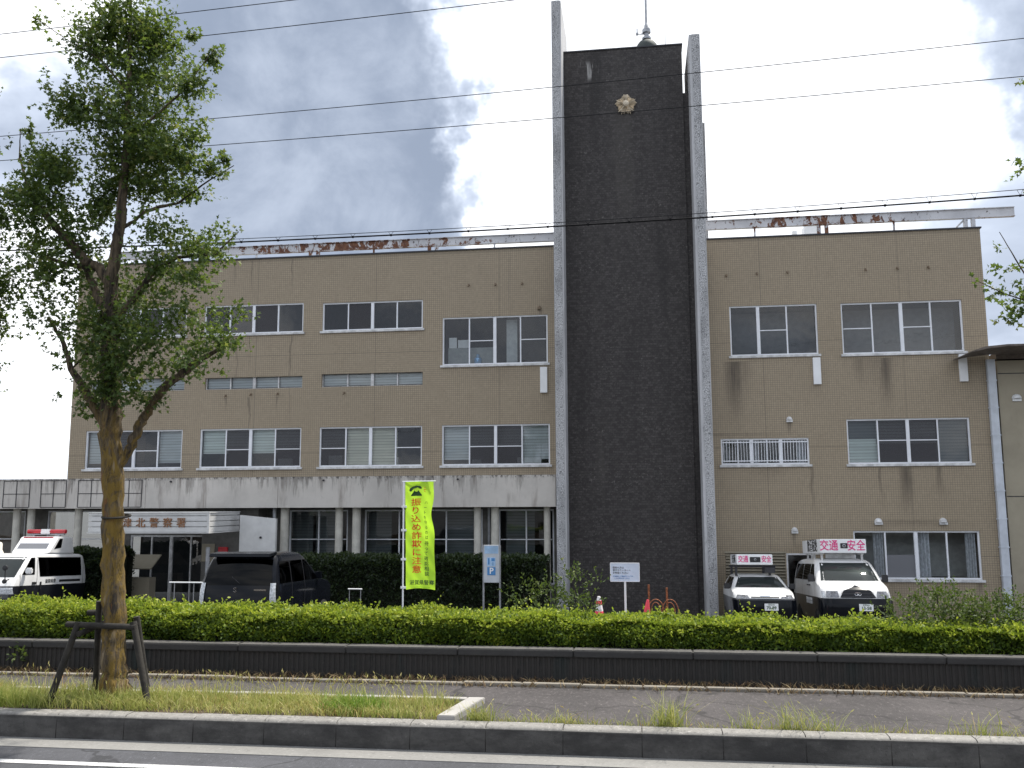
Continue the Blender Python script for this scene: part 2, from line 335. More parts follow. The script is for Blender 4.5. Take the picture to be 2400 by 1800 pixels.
def asphalt(name, c, spk=.5, patch=.25):
    m, t, p, o = newmat(name)
    obc = t.add('ShaderNodeTexCoord').outputs['Object']
    big = t.noise(obc, .9, 6, .6); f = t.noise(t.vmul(obc, (30, 13, 30)), 1.0, 5, .85); pt = t.noise(obc, 3.2, 5, .7); g = t.noise(obc, 150, 2, .6)
    col = t.mix(t.ss(big, .3, .7), tuple(x*(1-patch) for x in c), tuple(x*(1+patch) for x in c))
    col = t.mix(t.m('MULTIPLY', t.ss(pt, .52, .70), .45), col, tuple(x*1.55 for x in c))
    col = t.mix(t.m('MULTIPLY', t.ss(f, .54, .68), spk), col, tuple(min(1, x*2.6) for x in c))
    col = t.mix(t.m('MULTIPLY', t.ss(f, .46, .30), spk), col, tuple(x*.4 for x in c))
    ck = t.add('ShaderNodeTexVoronoi', {'Vector': t.add('ShaderNodeVectorMath', {0: obc, 1: t.vmul(t.add('ShaderNodeTexNoise', {'Vector': obc, 'Scale': 2.5, 'Detail': 4}).outputs[1], (.5, .5, .5))}, operation='ADD').outputs[0], 'Scale': .55}, feature='DISTANCE_TO_EDGE').outputs[0]
    col = t.mix(t.m('MULTIPLY', t.ss(ck, .014, .004), .7), col, tuple(x*.3 for x in c))
    t.set(p, 'Base Color', col); p.inputs['Roughness'].default_value = .9
    t.set(p, 'Normal', t.add('ShaderNodeBump', {'Height': t.m('ADD', f, g), 'Strength': .6, 'Distance': .006}).outputs[0])
asphalt('road_asphalt', (.052, .053, .060), .7); asphalt('path_asphalt', (.052, .046, .046), .9); asphalt('lot_asphalt', (.06, .06, .06))
def roadline():
    m, t, p, o = newmat('road_paint')
    obc = t.add('ShaderNodeTexCoord').outputs['Object']
    f = t.noise(obc, 70, 4, .75)
    t.set(p, 'Base Color', t.mix(t.ss(f, .30, .50), (.10, .10, .105), (.52, .52, .52))); p.inputs['Roughness'].default_value = .8
roadline()
def bark():
    m, t, p, o = newmat('bark')
    obc = t.add('ShaderNodeTexCoord').outputs['Object']
    Z = t.add('ShaderNodeSeparateXYZ', {0: obc}).outputs[2]
    st = t.noise(t.vmul(obc, (20, 20, 3.2)), 1.0, 6, .7, .6); moss = t.noise(t.vmul(obc, (8, 8, 3.0)), 1.0, 6, .8, .6); pk = t.noise(t.vmul(obc, (16, 16, 2.6)), 1.0, 4, .6, .4)
    col = t.mix(t.ss(st, .36, .66), (.018, .013, .009), (.145, .108, .066))
    low = t.ss(Z, 3.1, 2.2)                 # lichen grows on the old lower trunk only
    col = t.mix(t.m('MULTIPLY', t.ss(moss, .42, .58), t.m('MULTIPLY', low, .8)), col, (.205, .128, .015))
    col = t.mix(t.m('MULTIPLY', t.ss(pk, .60, .70), t.m('MULTIPLY', low, .8)), col, (.26, .20, .125))
    col = t.mix(t.m('MULTIPLY', t.ss(pk, .36, .30), t.m('MULTIPLY', low, .8)), col, (.16, .058, .016))
    t.set(p, 'Base Color', col); p.inputs['Roughness'].default_value = .9
    t.set(p, 'Normal', t.add('ShaderNodeBump', {'Height': t.m('ADD', st, t.m('MULTIPLY', pk, .5)), 'Strength': 1.0, 'Distance': .03}).outputs[0])
bark()
def leafmat(name, stops, trans=.35, rough=.45, tcol=None):
    m, t, p, o = newmat(name)
    at = t.add('ShaderNodeAttribute', attribute_name='rnd').outputs['Fac']
    rp = t.add('ShaderNodeValToRGB', {0: at}); e = rp.color_ramp.elements
    while len(e) > 1: e.remove(e[-1])
    e[0].position = stops[0][0]; e[0].color = (*stops[0][1], 1)
    for pos, c in stops[1:]:
        x = e.new(pos); x.color = (*c, 1)
    t.set(p, 'Base Color', rp.outputs[0]); p.inputs['Roughness'].default_value = rough; p.inputs['Specular IOR Level'].default_value = .35
    tl = t.add('ShaderNodeBsdfTranslucent', {'Color': t.mix(.45, rp.outputs[0], tcol or (.20, .30, .03))})
    t.set(o, 'Surface', t.add('ShaderNodeMixShader', {0: trans, 1: p.outputs[0], 2: tl.outputs[0]}).outputs[0])
leafmat('tree_leaf', [(0, (.024, .048, .016)), (.5, (.050, .090, .024)), (.85, (.10, .15, .036)), (1, (.20, .20, .055))], .38, .5, (.25, .34, .04))
leafmat('hedge_leaf', [(0, (.034, .066, .012)), (.35, (.085, .145, .018)), (.7, (.22, .29, .028)), (1, (.45, .47, .06))], .42, .55, (.40, .50, .04))
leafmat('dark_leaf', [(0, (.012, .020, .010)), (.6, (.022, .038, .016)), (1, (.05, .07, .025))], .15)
leafmat('shrub_leaf', [(0, (.025, .045, .012)), (.5, (.055, .085, .022)), (1, (.14, .16, .045))], .28, .65)
leafmat('grass_blade', [(0, (.10, .16, .025)), (.35, (.22, .28, .055)), (.65, (.37, .38, .12)), (.9, (.58, .50, .24)), (1, (.36, .20, .08))], .38, .6, (.46, .44, .12))
leafmat('green_blade', [(0, (.07, .15, .016)), (.6, (.15, .26, .03)), (1, (.32, .33, .08))], .35, .6, (.25, .38, .04))
leafmat('debris', [(0, (.05, .03, .015)), (.5, (.13, .08, .04)), (1, (.28, .22, .12))], .05, .9, (.1, .08, .03))
def bannermat():
    m, t, p, o = newmat('banner_cloth')
    p.inputs['Base Color'].default_value = (.50, .84, .045, 1); p.inputs['Roughness'].default_value = .7
    tl = t.add('ShaderNodeBsdfTranslucent', {'Color': (.55, .88, .06, 1)})
    t.set(o, 'Surface', t.add('ShaderNodeMixShader', {0: .5, 1: p.outputs[0], 2: tl.outputs[0]}).outputs[0])
bannermat()

# ------------------------------------------------------------------ mesh helpers
def finish(name, me, mat=None, parent=None, smooth=None, loc=None):
    o = bpy.data.objects.new(name, me); COL.objects.link(o)
    if mat:
        for k in (mat if isinstance(mat, (list, tuple)) else [mat]): me.materials.append(M[k])
    if parent: o.parent = parent
    if loc: o.location = loc
    if smooth is not None:
        me.polygons.foreach_set('use_smooth', [True]*len(me.polygons)); me.set_sharp_from_angle(angle=R(smooth))
    return o
class B:
    def __init__(s): s.v = []; s.f = []; s.mi = []; s.cur = 0
    def face(s, pts):
        i = len(s.v); s.v += [tuple(p) for p in pts]; s.f.append(tuple(range(i, i+len(pts)))); s.mi.append(s.cur)
    def box(s, x0, x1, y0, y1, z0, z1):
        i = len(s.v)
        s.v += [(x0, y0, z0), (x1, y0, z0), (x1, y1, z0), (x0, y1, z0), (x0, y0, z1), (x1, y0, z1), (x1, y1, z1), (x0, y1, z1)]
        for q in ((0, 3, 2, 1), (4, 5, 6, 7), (0, 1, 5, 4), (1, 2, 6, 5), (2, 3, 7, 6), (3, 0, 4, 7)):
            s.f.append(tuple(i+k for k in q)); s.mi.append(s.cur)
    def prism(s, pts, axis, a, b):          # polygon in the other two axes, extruded along axis from a to b
        def mk(p, t): return {'x': (t, p[0], p[1]), 'y': (p[0], t, p[1]), 'z': (p[0], p[1], t)}[axis]
        n = len(pts); i = len(s.v)
        s.v += [mk(p, a) for p in pts] + [mk(p, b) for p in pts]
        s.f.append(tuple(i+k for k in range(n))[::-1]); s.f.append(tuple(i+n+k for k in range(n)))
        for k in range(n):
            j = (k+1) % n; s.f.append((i+k, i+j, i+n+j, i+n+k))
        s.mi += [s.cur]*(n+2)
    def tube(s, path, radii, n=8, cap=True):
        if not isinstance(radii, (list, tuple)): radii = [radii]*len(path)
        path = [Vector(p) for p in path]; i0 = len(s.v); ref = None
        for k, p in enumerate(path):
            d = (path[min(k+1, len(path)-1)] - path[max(k-1, 0)]).normalized()
            if ref is None: ref = Vector((1, 0, 0)) if abs(d.x) < .9 else Vector((0, 1, 0))
            a = (ref - d*ref.dot(d)).normalized(); b = d.cross(a); ref = a
            for q in range(n):
                an = 2*math.pi*q/n; s.v.append(tuple(p + (a*math.cos(an) + b*math.sin(an))*radii[k]))
        for k in range(len(path)-1):
            for q in range(n):
                r = (q+1) % n; s.f.append((i0+k*n+q, i0+k*n+r, i0+(k+1)*n+r, i0+(k+1)*n+q)); s.mi.append(s.cur)
        if cap:
            s.f.append(tuple(i0+q for q in range(n))[::-1]); s.f.append(tuple(i0+(len(path)-1)*n+q for q in range(n))); s.mi += [s.cur]*2
    def lathe(s, prof, c, n=16, axis='z', a0=0, a1=2*math.pi):   # prof: (r, h)
        i0 = len(s.v); full = abs(a1-a0-2*math.pi) < 1e-6; m_ = n if full else n+1
        for r, h in prof:
            for q in range(m_):
                an = a0+(a1-a0)*q/n; x, y = r*math.cos(an), r*math.sin(an)
                s.v.append({'z': (c[0]+x, c[1]+y, c[2]+h), 'y': (c[0]+x, c[1]+h, c[2]+y), 'x': (c[0]+h, c[1]+x, c[2]+y)}[axis])
        for k in range(len(prof)-1):
            for q in range(n):
                r = (q+1) % m_; s.f.append((i0+k*m_+q, i0+k*m_+r, i0+(k+1)*m_+r, i0+(k+1)*m_+q)); s.mi.append(s.cur)
    def grid(s, fn, nu, nv):
        i = len(s.v)
        for a in range(nu+1):
            for b in range(nv+1): s.v.append(tuple(fn(a/nu, b/nv)))
        for a in range(nu):
            for b in range(nv):
                k = i+a*(nv+1)+b; s.f.append((k, k+nv+1, k+nv+2, k+1)); s.mi.append(s.cur)
    def obj(s, name, mat, parent=None, smooth=None, bevel=0, loc=None):
        me = bpy.data.meshes.new(name); me.from_pydata(s.v, [], s.f)
        me.polygons.foreach_set('material_index', s.mi)
        bm = bmesh.new(); bm.from_mesh(me)
        bmesh.ops.recalc_face_normals(bm, faces=bm.faces[:])
        if bevel:
            bmesh.ops.bevel(bm, geom=[e for e in bm.edges if len(e.link_faces) == 2 and e.calc_face_angle(0) > .5], offset=bevel, segments=2, affect='EDGES', clamp_overlap=True)
        bm.to_mesh(me); bm.free()
        return finish(name, me, mat, parent, smooth, loc)
def tag(o, label, cat, group=None, kind=None):
    if label: o['label'] = label
    if cat: o['category'] = cat
    if group: o['group'] = group
    if kind: o['kind'] = kind
    return o
def thing(name, label, cat, loc=(0, 0, 0), rz=0, group=None):
    o = bpy.data.objects.new(name, None); COL.objects.link(o); o.location = loc; o.rotation_euler = (0, 0, rz)
    o.empty_display_size = .3
    return tag(o, label, cat, group)
def struct(o): o['kind'] = 'structure'; return o
def text(name, body, size, mat, parent, loc, rot=(math.pi/2, 0, 0), depth=.004, bold=0.0, vertical=False, pitch=None, sx=1.0, center=True):
    bm_v = []; bm_f = []
    lines = list(body) if vertical else [body]
    for i, ln in enumerate(lines):
        c = bpy.data.curves.new('lettering', 'FONT'); c.body = ln; c.size = size; c.extrude = depth; c.offset = bold
        c.align_x = 'CENTER' if center else 'LEFT'; c.align_y = 'CENTER'; c.resolution_u = 3
        o = bpy.data.objects.new('lettering', c); COL.objects.link(o)
        dg = bpy.context.evaluated_depsgraph_get(); me = bpy.data.meshes.new_from_object(o.evaluated_get(dg))
        b = len(bm_v); dy = -i*(pitch or size) if vertical else 0
        bm_v += [(v.co.x*sx, v.co.y+dy, v.co.z) for v in me.vertices]; bm_f += [tuple(b+k for k in p.vertices) for p in me.polygons]
        bpy.data.objects.remove(o); bpy.data.curves.remove(c); bpy.data.meshes.remove(me)
    me = bpy.data.meshes.new(name); me.from_pydata(bm_v, [], bm_f)
    o = finish(name, me, mat, parent); o.location = loc; o.rotation_euler = rot; return o

def np_mesh(name, verts, fsize, nface, mats, rnd=None, mi=None, parent=None):
    # verts (nface*fsize,3): unshared faces, fast
    me = bpy.data.meshes.new(name); nv = len(verts)
    me.vertices.add(nv); me.vertices.foreach_set('co', np.asarray(verts, np.float32).ravel())
    me.loops.add(nv); me.loops.foreach_set('vertex_index', np.arange(nv, dtype=np.int32))
    me.polygons.add(nface); me.polygons.foreach_set('loop_start', np.arange(0, nv, fsize, dtype=np.int32))
    if mi is not None: me.polygons.foreach_set('material_index', np.asarray(mi, np.int32))
    if rnd is not None:
        a = me.attributes.new('rnd', 'FLOAT', 'FACE'); a.data.foreach_set('value', np.asarray(rnd, np.float32))
    me.update(calc_edges=True)
    return finish(name, me, mats, parent)
LEAF3 = np.array([(0, 0, 0), (.20, .28, .02), (.52, .52, .10), (.20, .58, .02), (0, 1, -.08), (-.20, .58, .02), (-.52, .52, .10), (-.20, .28, .02)])
LEAFO = np.array([(0, 0, 0), (.27, .35, .05), (.16, .78, .03), (0, 1, -.03), (-.16, .78, .03), (-.27, .35, .05)])
def unit(a): return a/np.maximum(np.linalg.norm(a, axis=-1, keepdims=True), 1e-9)
def leaves(pos, tip, nrm, size, shape, flat=True):
    tip = unit(tip); side = unit(np.cross(tip, nrm)); nn = np.cross(side, tip)
    S = size[:, None, None]
    v = pos[:, None, :] + S*(side[:, None, :]*shape[None, :, 0:1] + tip[:, None, :]*shape[None, :, 1:2] + nn[:, None, :]*shape[None, :, 2:3])
    return v.reshape(-1, 3)
def wave(seed, k=5, lo=.6, hi=3.5):         # smooth random 2-D function, about -1..1
    r = np.random.default_rng(seed); a = r.uniform(lo, hi, (k, 2))*r.choice([-1, 1], (k, 2)); ph = r.uniform(0, 6.28, k); am = r.uniform(.5, 1, k); am /= am.sum()
    return lambda x, y: sum(am[i]*np.sin(a[i, 0]*x + a[i, 1]*y + ph[i]) for i in range(k))*1.6

LOT = -1.28; BASE = -1.7
# ------------------------------------------------------------------ ground, road, pavement
b = B()
prof = [(-400, -.06), (7.0, -.06), (9.8, -.06), (10.75, .05), (14.6, -.47), (16.0, -.565), (20.6, -.72), (22.4, -1.20), (28.2, -1.55), (60, -1.6), (500, -1.6)]
for (ya, za), (yb, zb) in zip(prof, prof[1:]): b.face([(-400, ya, za), (400, ya, za), (400, yb, zb), (-400, yb, zb)])
struct(b.obj('ground', 'lot_asphalt'))
b = B(); hw = wave(91, 6, .01, .06)
b.grid(lambda u, v: (-500+1000*u, -140-170*v, -2+(13+6*float(hw((u-.5)*1000, 3*v)))*math.sin(v*math.pi)**.7), 60, 8); struct(b.obj('added_hills', 'added_hill_green', smooth=80))  # unseen ridge added behind the camera to darken reflections in paint and glass
b = B(); b.face([(-120, -6, 0), (120, -6, 0), (120, 7.30, 0), (-120, 7.30, 0)]); struct(b.obj('road', 'road_asphalt'))
b = B(); b.box(-120, 120, 7.29, 7.62, -.05, .006); struct(b.obj('gutter', 'gutter_concrete'))
b = B(); b.face([(-60, 6.84, .004), (60, 6.84, .004), (60, 6.93, .004), (-60, 6.93, .004)]); struct(b.obj('road_marking', 'road_paint'))
b = B()
kx = -3.17 - .63*14
kp = [(7.57, -.03), (7.58, .165), (7.588, .19), (7.605, .205), (7.63, .21), (7.73, .212), (7.73, -.03)]
rk = random.Random(3)
for i in range(34):
    o_ = rk.uniform(-.003, .003); dz = rk.uniform(-.003, .003)
    b.prism([(y+o_, z+dz) for y, z in kp], 'x', kx+i*.63+.004, kx+(i+1)*.63-.004)
b.prism([(7.582, -.03), (7.582, .19), (7.725, .19), (7.725, -.03)], 'x', kx, kx+34*.63)
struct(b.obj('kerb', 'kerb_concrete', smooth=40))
b = B(); b.box(-60, 60, 7.73, 9.27, -.04, .195); struct(b.obj('pavement', 'path_asphalt'))
# edging strips
b = B(); x = -9.0
while x < 6.5:
    b.box(x, x+.595, 9.27+rk.uniform(-.004, .004), 9.36, 0, .225+rk.uniform(-.006, .006)); x += .6
struct(b.obj('pavement_edging', 'edging_concrete', bevel=.008))
b = B(); b.box(-60, 60, 9.36, 9.56, -.04, .20); struct(b.obj('soil_strip', 'soil'))
# grass bed: edging + soil
b = B(); x = -9.2
while x < -1.75:
    b.box(x, min(x+.595, -1.6), 8.42, 8.51, .1, .243+rk.uniform(-.004, .004)); x += .6
b.prism([(-1.72, 7.735), (-1.57, 7.735), (-1.45, 8.42), (-1.60, 8.42)], 'z', .1, .250)
b.prism([(-1.60, 8.424), (-1.45, 8.424), (-1.44, 8.515), (-1.597, 8.515)], 'z', .1, .244)
struct(b.obj('bed_edging', 'pale_concrete', bevel=.006))
b = B(); b.face([(-9.2, 7.73, .205), (-1.70, 7.73, .205), (-1.59, 8.42, .205), (-9.2, 8.42, .205)]); struct(b.obj('bed_soil', 'soil'))

# ------------------------------------------------------------------ planter wall along the pavement
pw = thing('planter_wall', 'long low dark ribbed concrete wall with flat coping under the clipped hedge', 'wall', (-1.5, 9.54, .2))
b = B()
xs = np.arange(-7.6, 6.6, .028)
i0 = len(b.v)
for i, x in enumerate(xs):
    y = 0.0 if i % 2 else .010
    b.v += [(x-.011, y, -.05), (x-.011, y, .25), (x+.011, y, -.05), (x+.011, y, .25)]
for i in range(len(xs)):
    k = i0+4*i; b.f.append((k, k+2, k+3, k+1)); b.mi.append(0)
    if i < len(xs)-1: b.f.append((k+2, k+4, k+5, k+3)); b.mi.append(0)
b.box(-7.6, 6.6, .03, .16, -.1, .25)
b.obj('wall_face', 'wall_concrete', pw)
b = B(); x = -7.6
while x < 6.6:
    b.box(x+.003, x+1.197, -.03, .15, .25, .325); x += 1.2
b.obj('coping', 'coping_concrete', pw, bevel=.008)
b = B(); b.box(-60, 60, 9.69, 10.75, -.05, .47); struct(b.obj('planter_soil', 'soil'))

# ------------------------------------------------------------------ foliage builders
def hedge(name, label, x0, x1, y0, y1, z0, z1, n, size, mat, seed, shoots=0, rag=.06, shape=LEAFO, core=True, bias=1.0, fall=0.0):
    r = np.random.default_rng(seed)
    root = thing(name, label, 'hedge', ((x0+x1)/2, (y0+y1)/2, z0))
    L, Wd, Hh = x1-x0, y1-y0, z1-z0
    fw_ = wave(seed+1, 6, 1.5, 9); tw0 = wave(seed+2, 6, 1.2, 8)
    tw_ = lambda x, y: tw0(x, y) - fall/rag*(x+L/2)/L          # the clipped top sinks a little along the row
    nf = int(n*.45*bias); nt = int(n*.45); nb = n-nf-nt if n > nf+nt else 100
    def front(m, s):
        x = r.uniform(-L/2, L/2, m); z = r.beta(1.75, 1.0, m)*Hh*1.0; dep = r.exponential(.05, m)
        top = Hh + rag*tw_(x, 0*x) ; z = np.minimum(z, top)
        rnd_ = .24*np.clip((z-(Hh-.26))/.26, 0, 1)**2
        y = s*(Wd/2 - dep - rnd_ + rag*.9*fw_(x, z*2.0)*1.0)
        return np.stack([x, y, z], 1), np.stack([r.normal(0, .5, m), s*np.ones(m), r.normal(.5, .4, m)], 1)
    def topf(m):
        x = r.uniform(-L/2, L/2, m); y = r.uniform(-Wd/2, Wd/2, m); dep = r.exponential(.035, m)
        z = Hh - dep + rag*tw_(x, y*2) - .16*np.clip((np.abs(y)-(Wd/2-.24))/.24, 0, 1)**2 + .02*r.normal(size=m)
        return np.stack([x, y, z], 1), np.stack([r.normal(0, .6, m), r.normal(0, .6, m), np.ones(m)], 1)
    P1, N1 = front(nf, -1); P2, N2 = topf(nt); P3, N3 = front(nb, 1)
    P = np.concatenate([P1, P2, P3]); N = np.concatenate([N1, N2, N3])
    tone = np.clip(.27 + .26*wave(seed+5, 5, 2, 12)(P[:, 0], P[:, 2]*3+P[:, 1]*3) + r.normal(0, .21, len(P)) + .36*np.clip((P[:, 2]-Hh+.16)/.14, 0, 1), 0, 1)  # top leaves lighter: young growth, plus sunlight painted into the tone
    if shoots:
        k = 7; sx = r.uniform(-L/2, L/2, shoots); sy_ = r.uniform(-Wd/2, Wd/2*.8, shoots); sh = r.gamma(1.8, .020, shoots)+.015
        lean = r.normal(0, .35, (shoots, 2)); base = Hh + rag*tw_(sx, sy_*2) - .03
        q = np.linspace(0, 1, k)[None, :]
        px = sx[:, None]+lean[:, :1]*sh[:, None]*q*1.5; py = sy_[:, None]+lean[:, 1:]*sh[:, None]*q*1.5; pz = base[:, None]+sh[:, None]*q
        PS = np.stack([px, py, pz], 2).reshape(-1, 3); an = r.uniform(0, 6.28, len(PS))
        NS = np.stack([np.cos(an), np.sin(an), r.uniform(.2, .8, len(PS))], 1)
        P = np.concatenate([P, PS]); N = np.concatenate([N, NS]); tone = np.concatenate([tone, np.clip(r.normal(.72, .16, len(PS)), 0, 1)])
    m = len(P)
    tip = unit(N + r.normal(0, .8, (m, 3))); nr = unit(N*.6 + r.normal(0, .7, (m, 3)) + np.array([0, 0, .5]))
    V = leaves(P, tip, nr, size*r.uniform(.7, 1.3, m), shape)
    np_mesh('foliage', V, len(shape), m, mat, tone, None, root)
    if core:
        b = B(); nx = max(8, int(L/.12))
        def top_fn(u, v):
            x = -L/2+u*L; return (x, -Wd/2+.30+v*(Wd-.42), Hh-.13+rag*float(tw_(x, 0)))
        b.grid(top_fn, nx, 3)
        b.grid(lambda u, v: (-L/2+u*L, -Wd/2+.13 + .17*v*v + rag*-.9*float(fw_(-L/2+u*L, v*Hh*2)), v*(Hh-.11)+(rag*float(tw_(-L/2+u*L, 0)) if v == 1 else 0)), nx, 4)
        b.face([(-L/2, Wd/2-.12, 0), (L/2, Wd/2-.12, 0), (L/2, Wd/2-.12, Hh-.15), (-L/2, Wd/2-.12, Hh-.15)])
        b.obj('branches', 'hedge_core_shade', root)  # dark inner sheets standing in for the shaded hedge inside, not modelled branches
    return root
simple('hedge_core_shade', (.014, .017, .008), .95, vary=.5, scale=14)

def tube_np(path, rad, n=5):
    bb = B(); bb.tube(path, rad, n, cap=False); return bb
def shrub(name, label, loc, clusters, n_tw, leaf, mat, seed, cat='shrub', stem=None, shape=LEAFO, tl=.16, per=9):
    # open shrub: stems plus sprays of leaves
    r = np.random.default_rng(seed); root = thing(name, label, cat, loc)
    cl = np.array(clusters); wt = cl[:, 3]*cl[:, 4]*cl[:, 5]+1e-4; idx = r.choice(len(cl), n_tw, p=wt/wt.sum())
    d = unit(r.normal(size=(n_tw, 3))); rad = r.uniform(.2, 1, n_tw)**.5
    st = cl[idx, :3] + d*rad[:, None]*cl[idx, 3:6]
    out = unit(d + np.array([0, 0, .5]) + r.normal(0, .4, (n_tw, 3))); ln = tl*r.uniform(.5, 1.3, n_tw)
    q = np.linspace(.1, 1, per)
    P = (st[:, None, :] + out[:, None, :]*(ln[:, None, None]*q[None, :, None])).reshape(-1, 3); m = len(P)
    tip = unit(np.repeat(out, per, 0)*.7 + r.normal(0, .6, (m, 3))); nr = unit(r.normal(0, .6, (m, 3))+np.array([0, 0, .7]))
    tone = np.clip(np.repeat(r.normal(.45, .18, n_tw), per) + r.normal(0, .14, m), 0, 1)
    np_mesh('foliage', leaves(P, tip, nr, leaf*r.uniform(.7, 1.25, m), shape), len(shape), m, mat, tone, None, root)
    b = B()
    for c in clusters:
        e = Vector(c[:3]); o_ = Vector((e.x*.25, e.y*.25, 0)); mid = o_.lerp(e, .5)+Vector((0, 0, .06))
        b.tube([o_, mid, e], [.014, .010, .004], 5)
    b.obj('stems', 'stake_wood', root, smooth=60)
    return root

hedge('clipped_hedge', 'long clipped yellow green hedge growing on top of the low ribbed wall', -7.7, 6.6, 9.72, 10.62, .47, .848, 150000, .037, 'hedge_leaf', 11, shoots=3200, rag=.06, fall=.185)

# ------------------------------------------------------------------ street trees
TREE_CL = [(-5.17, 7.01, 0.36, 0.26), (-5.45, 6.93, 0.3, 0.17), (-4.91, 6.84, 0.26, 0.21), (-5.1, 6.55, 0.47, 0.34), (-5.57, 6.74, 0.26, 0.17), (-5.05, 6.15, 0.47, 0.32), (-5.53, 5.98, 0.3, 0.17), (-5.0, 5.75, 0.47, 0.3), (-5.25, 5.56, 0.34, 0.21), (-4.69, 5.53, 0.3, 0.21), (-4.98, 5.28, 0.34, 0.17), (-4.44, 5.42, 0.19, 0.13), (-5.28, 5.22, 0.13, 0.13), (-4.37, 6.2, 0.19, 0.09), (-4.18, 6.51, 0.09, 0.13), (-4.42, 6.75, 0.06, 0.04), (-4.25, 5.6, 0.17, 0.06), (-4.17, 5.35, 0.15, 0.08), (-4.01, 5.43, 0.03, 0.03), (-4.53, 5.18, 0.26, 0.09), (-6.17, 7.07, 0.05, 0.04), (-6.16, 5.85, 0.06, 0.04), (-5.98, 5.51, 0.19, 0.15), (-5.79, 5.35, 0.26, 0.19), (-6.22, 5.17, 0.19, 0.15), (-5.88, 5.06, 0.3, 0.19), (-6.22, 4.88, 0.21, 0.17), (-6.1, 4.63, 0.26, 0.19), (-5.86, 4.77, 0.3, 0.17), (-5.45, 4.79, 0.23, 0.19), (-5.42, 5.08, 0.17, 0.17), (-5.54, 4.56, 0.26, 0.17), (-5.78, 4.38, 0.3, 0.21), (-6.09, 4.39, 0.17, 0.13), (-5.81, 4.09, 0.26, 0.17), (-5.57, 4.22, 0.26, 0.21), (-5.74, 3.8, 0.23, 0.17), (-5.5, 3.89, 0.26, 0.21), (-5.53, 3.59, 0.17, 0.15), (-5.36, 4.17, 0.21, 0.26), (-5.11, 4.07, 0.21, 0.26), (-5.24, 3.79, 0.3, 0.21), (-5.04, 3.69, 0.3, 0.21), (-5.17, 3.46, 0.34, 0.17), (-4.92, 3.32, 0.3, 0.21), (-5.11, 3.18, 0.3, 0.19), (-4.86, 3.09, 0.26, 0.15), (-5.25, 3.05, 0.21, 0.13), (-5.39, 2.96, 0.11, 0.08), (-5.14, 2.96, 0.17, 0.11), (-4.66, 2.99, 0.17, 0.12), (-4.7, 4.71, 0.26, 0.13), (-4.4, 4.6, 0.3, 0.15), (-4.15, 4.47, 0.21, 0.09), (-3.99, 4.68, 0.09, 0.06), (-4.74, 4.43, 0.26, 0.19), (-4.48, 4.28, 0.3, 0.21), (-4.24, 4.17, 0.21, 0.15), (-4.87, 4.25, 0.17, 0.17), (-4.51, 3.86, 0.38, 0.17), (-4.17, 3.85, 0.26, 0.17), (-3.89, 3.88, 0.11, 0.07), (-4.69, 3.63, 0.3, 0.19), (-4.31, 3.58, 0.43, 0.19), (-3.97, 3.57, 0.19, 0.13), (-4.49, 3.35, 0.3, 0.13), (-4.15, 3.34, 0.21, 0.11), (-4.83, 3.45, 0.21, 0.17)]
TREE_BR = {'trunk': [(-4.9, 0.19, 0.125), (-4.93, 0.5, 0.108), (-4.94, 0.93, 0.098), (-4.98, 1.53, 0.096), (-5.03, 2.19, 0.092), (-5.09, 2.64, 0.096), (-5.11, 2.96, 0.094), (-5.13, 3.32, 0.084), (-5.15, 3.79, 0.071), (-5.17, 4.16, 0.063), (-5.13, 4.54, 0.05), (-5.1, 4.87, 0.046), (-5.1, 5.07, 0.042), (-5.08, 5.55, 0.034), (-5.08, 6.2, 0.025), (-5.11, 6.8, 0.017), (-5.12, 7.21, 0.013)],
 'b1': [(-5.15, 4.12, 0.046), (-5.3, 4.36, 0.046), (-5.43, 4.43, 0.046), (-5.59, 4.61, 0.042), (-5.7, 4.73, 0.038), (-5.87, 4.91, 0.034), (-6.03, 5.12, 0.021), (-6.17, 5.52, 0.008), (-6.17, 5.82, 0.004)],
 'b2': [(-5.15, 3.8, 0.042), (-5.33, 4.07, 0.038), (-5.42, 4.24, 0.034), (-5.53, 4.41, 0.029), (-5.79, 4.47, 0.021), (-6.1, 4.58, 0.013)],
 'b3': [(-5.11, 2.7, 0.036), (-5.29, 3.0, 0.042), (-5.4, 3.19, 0.038), (-5.49, 3.33, 0.029), (-5.58, 3.61, 0.021), (-5.74, 3.85, 0.013)],
 'b4': [(-5.03, 2.28, 0.034), (-4.88, 2.55, 0.046), (-4.8, 2.79, 0.046), (-4.71, 2.95, 0.042), (-4.6, 3.13, 0.042), (-4.44, 3.26, 0.038), (-4.3, 3.37, 0.038), (-4.2, 3.44, 0.025), (-3.97, 3.57, 0.013)],
 'b5': [(-5.15, 3.72, 0.038), (-5.01, 3.97, 0.034), (-4.87, 4.17, 0.029), (-4.76, 4.36, 0.029), (-4.54, 4.47, 0.017), (-4.15, 4.5, 0.013), (-3.93, 4.73, 0.004)],
 'b6': [(-5.1, 4.76, 0.021), (-4.98, 4.84, 0.017), (-4.89, 4.94, 0.017), (-4.74, 5.0, 0.017), (-4.56, 5.04, 0.013), (-4.28, 5.26, 0.008), (-4.01, 5.43, 0.004)],
 'b7': [(-5.08, 5.7, 0.017), (-4.76, 5.93, 0.013), (-4.47, 6.16, 0.008), (-4.14, 6.58, 0.004)],
 'b8': [(-5.09, 6.2, 0.013), (-5.41, 6.57, 0.008), (-5.79, 6.81, 0.004), (-6.18, 7.09, 0.004)],
 'b9': [(-5.17, 4.16, 0.021), (-5.27, 3.84, 0.017), (-5.37, 3.51, 0.013), (-5.56, 3.33, 0.008)],
 'b10': [(-5.12, 3.32, 0.025), (-4.98, 3.46, 0.017), (-4.79, 3.64, 0.013), (-4.56, 3.81, 0.008)]}
TY = 8.2
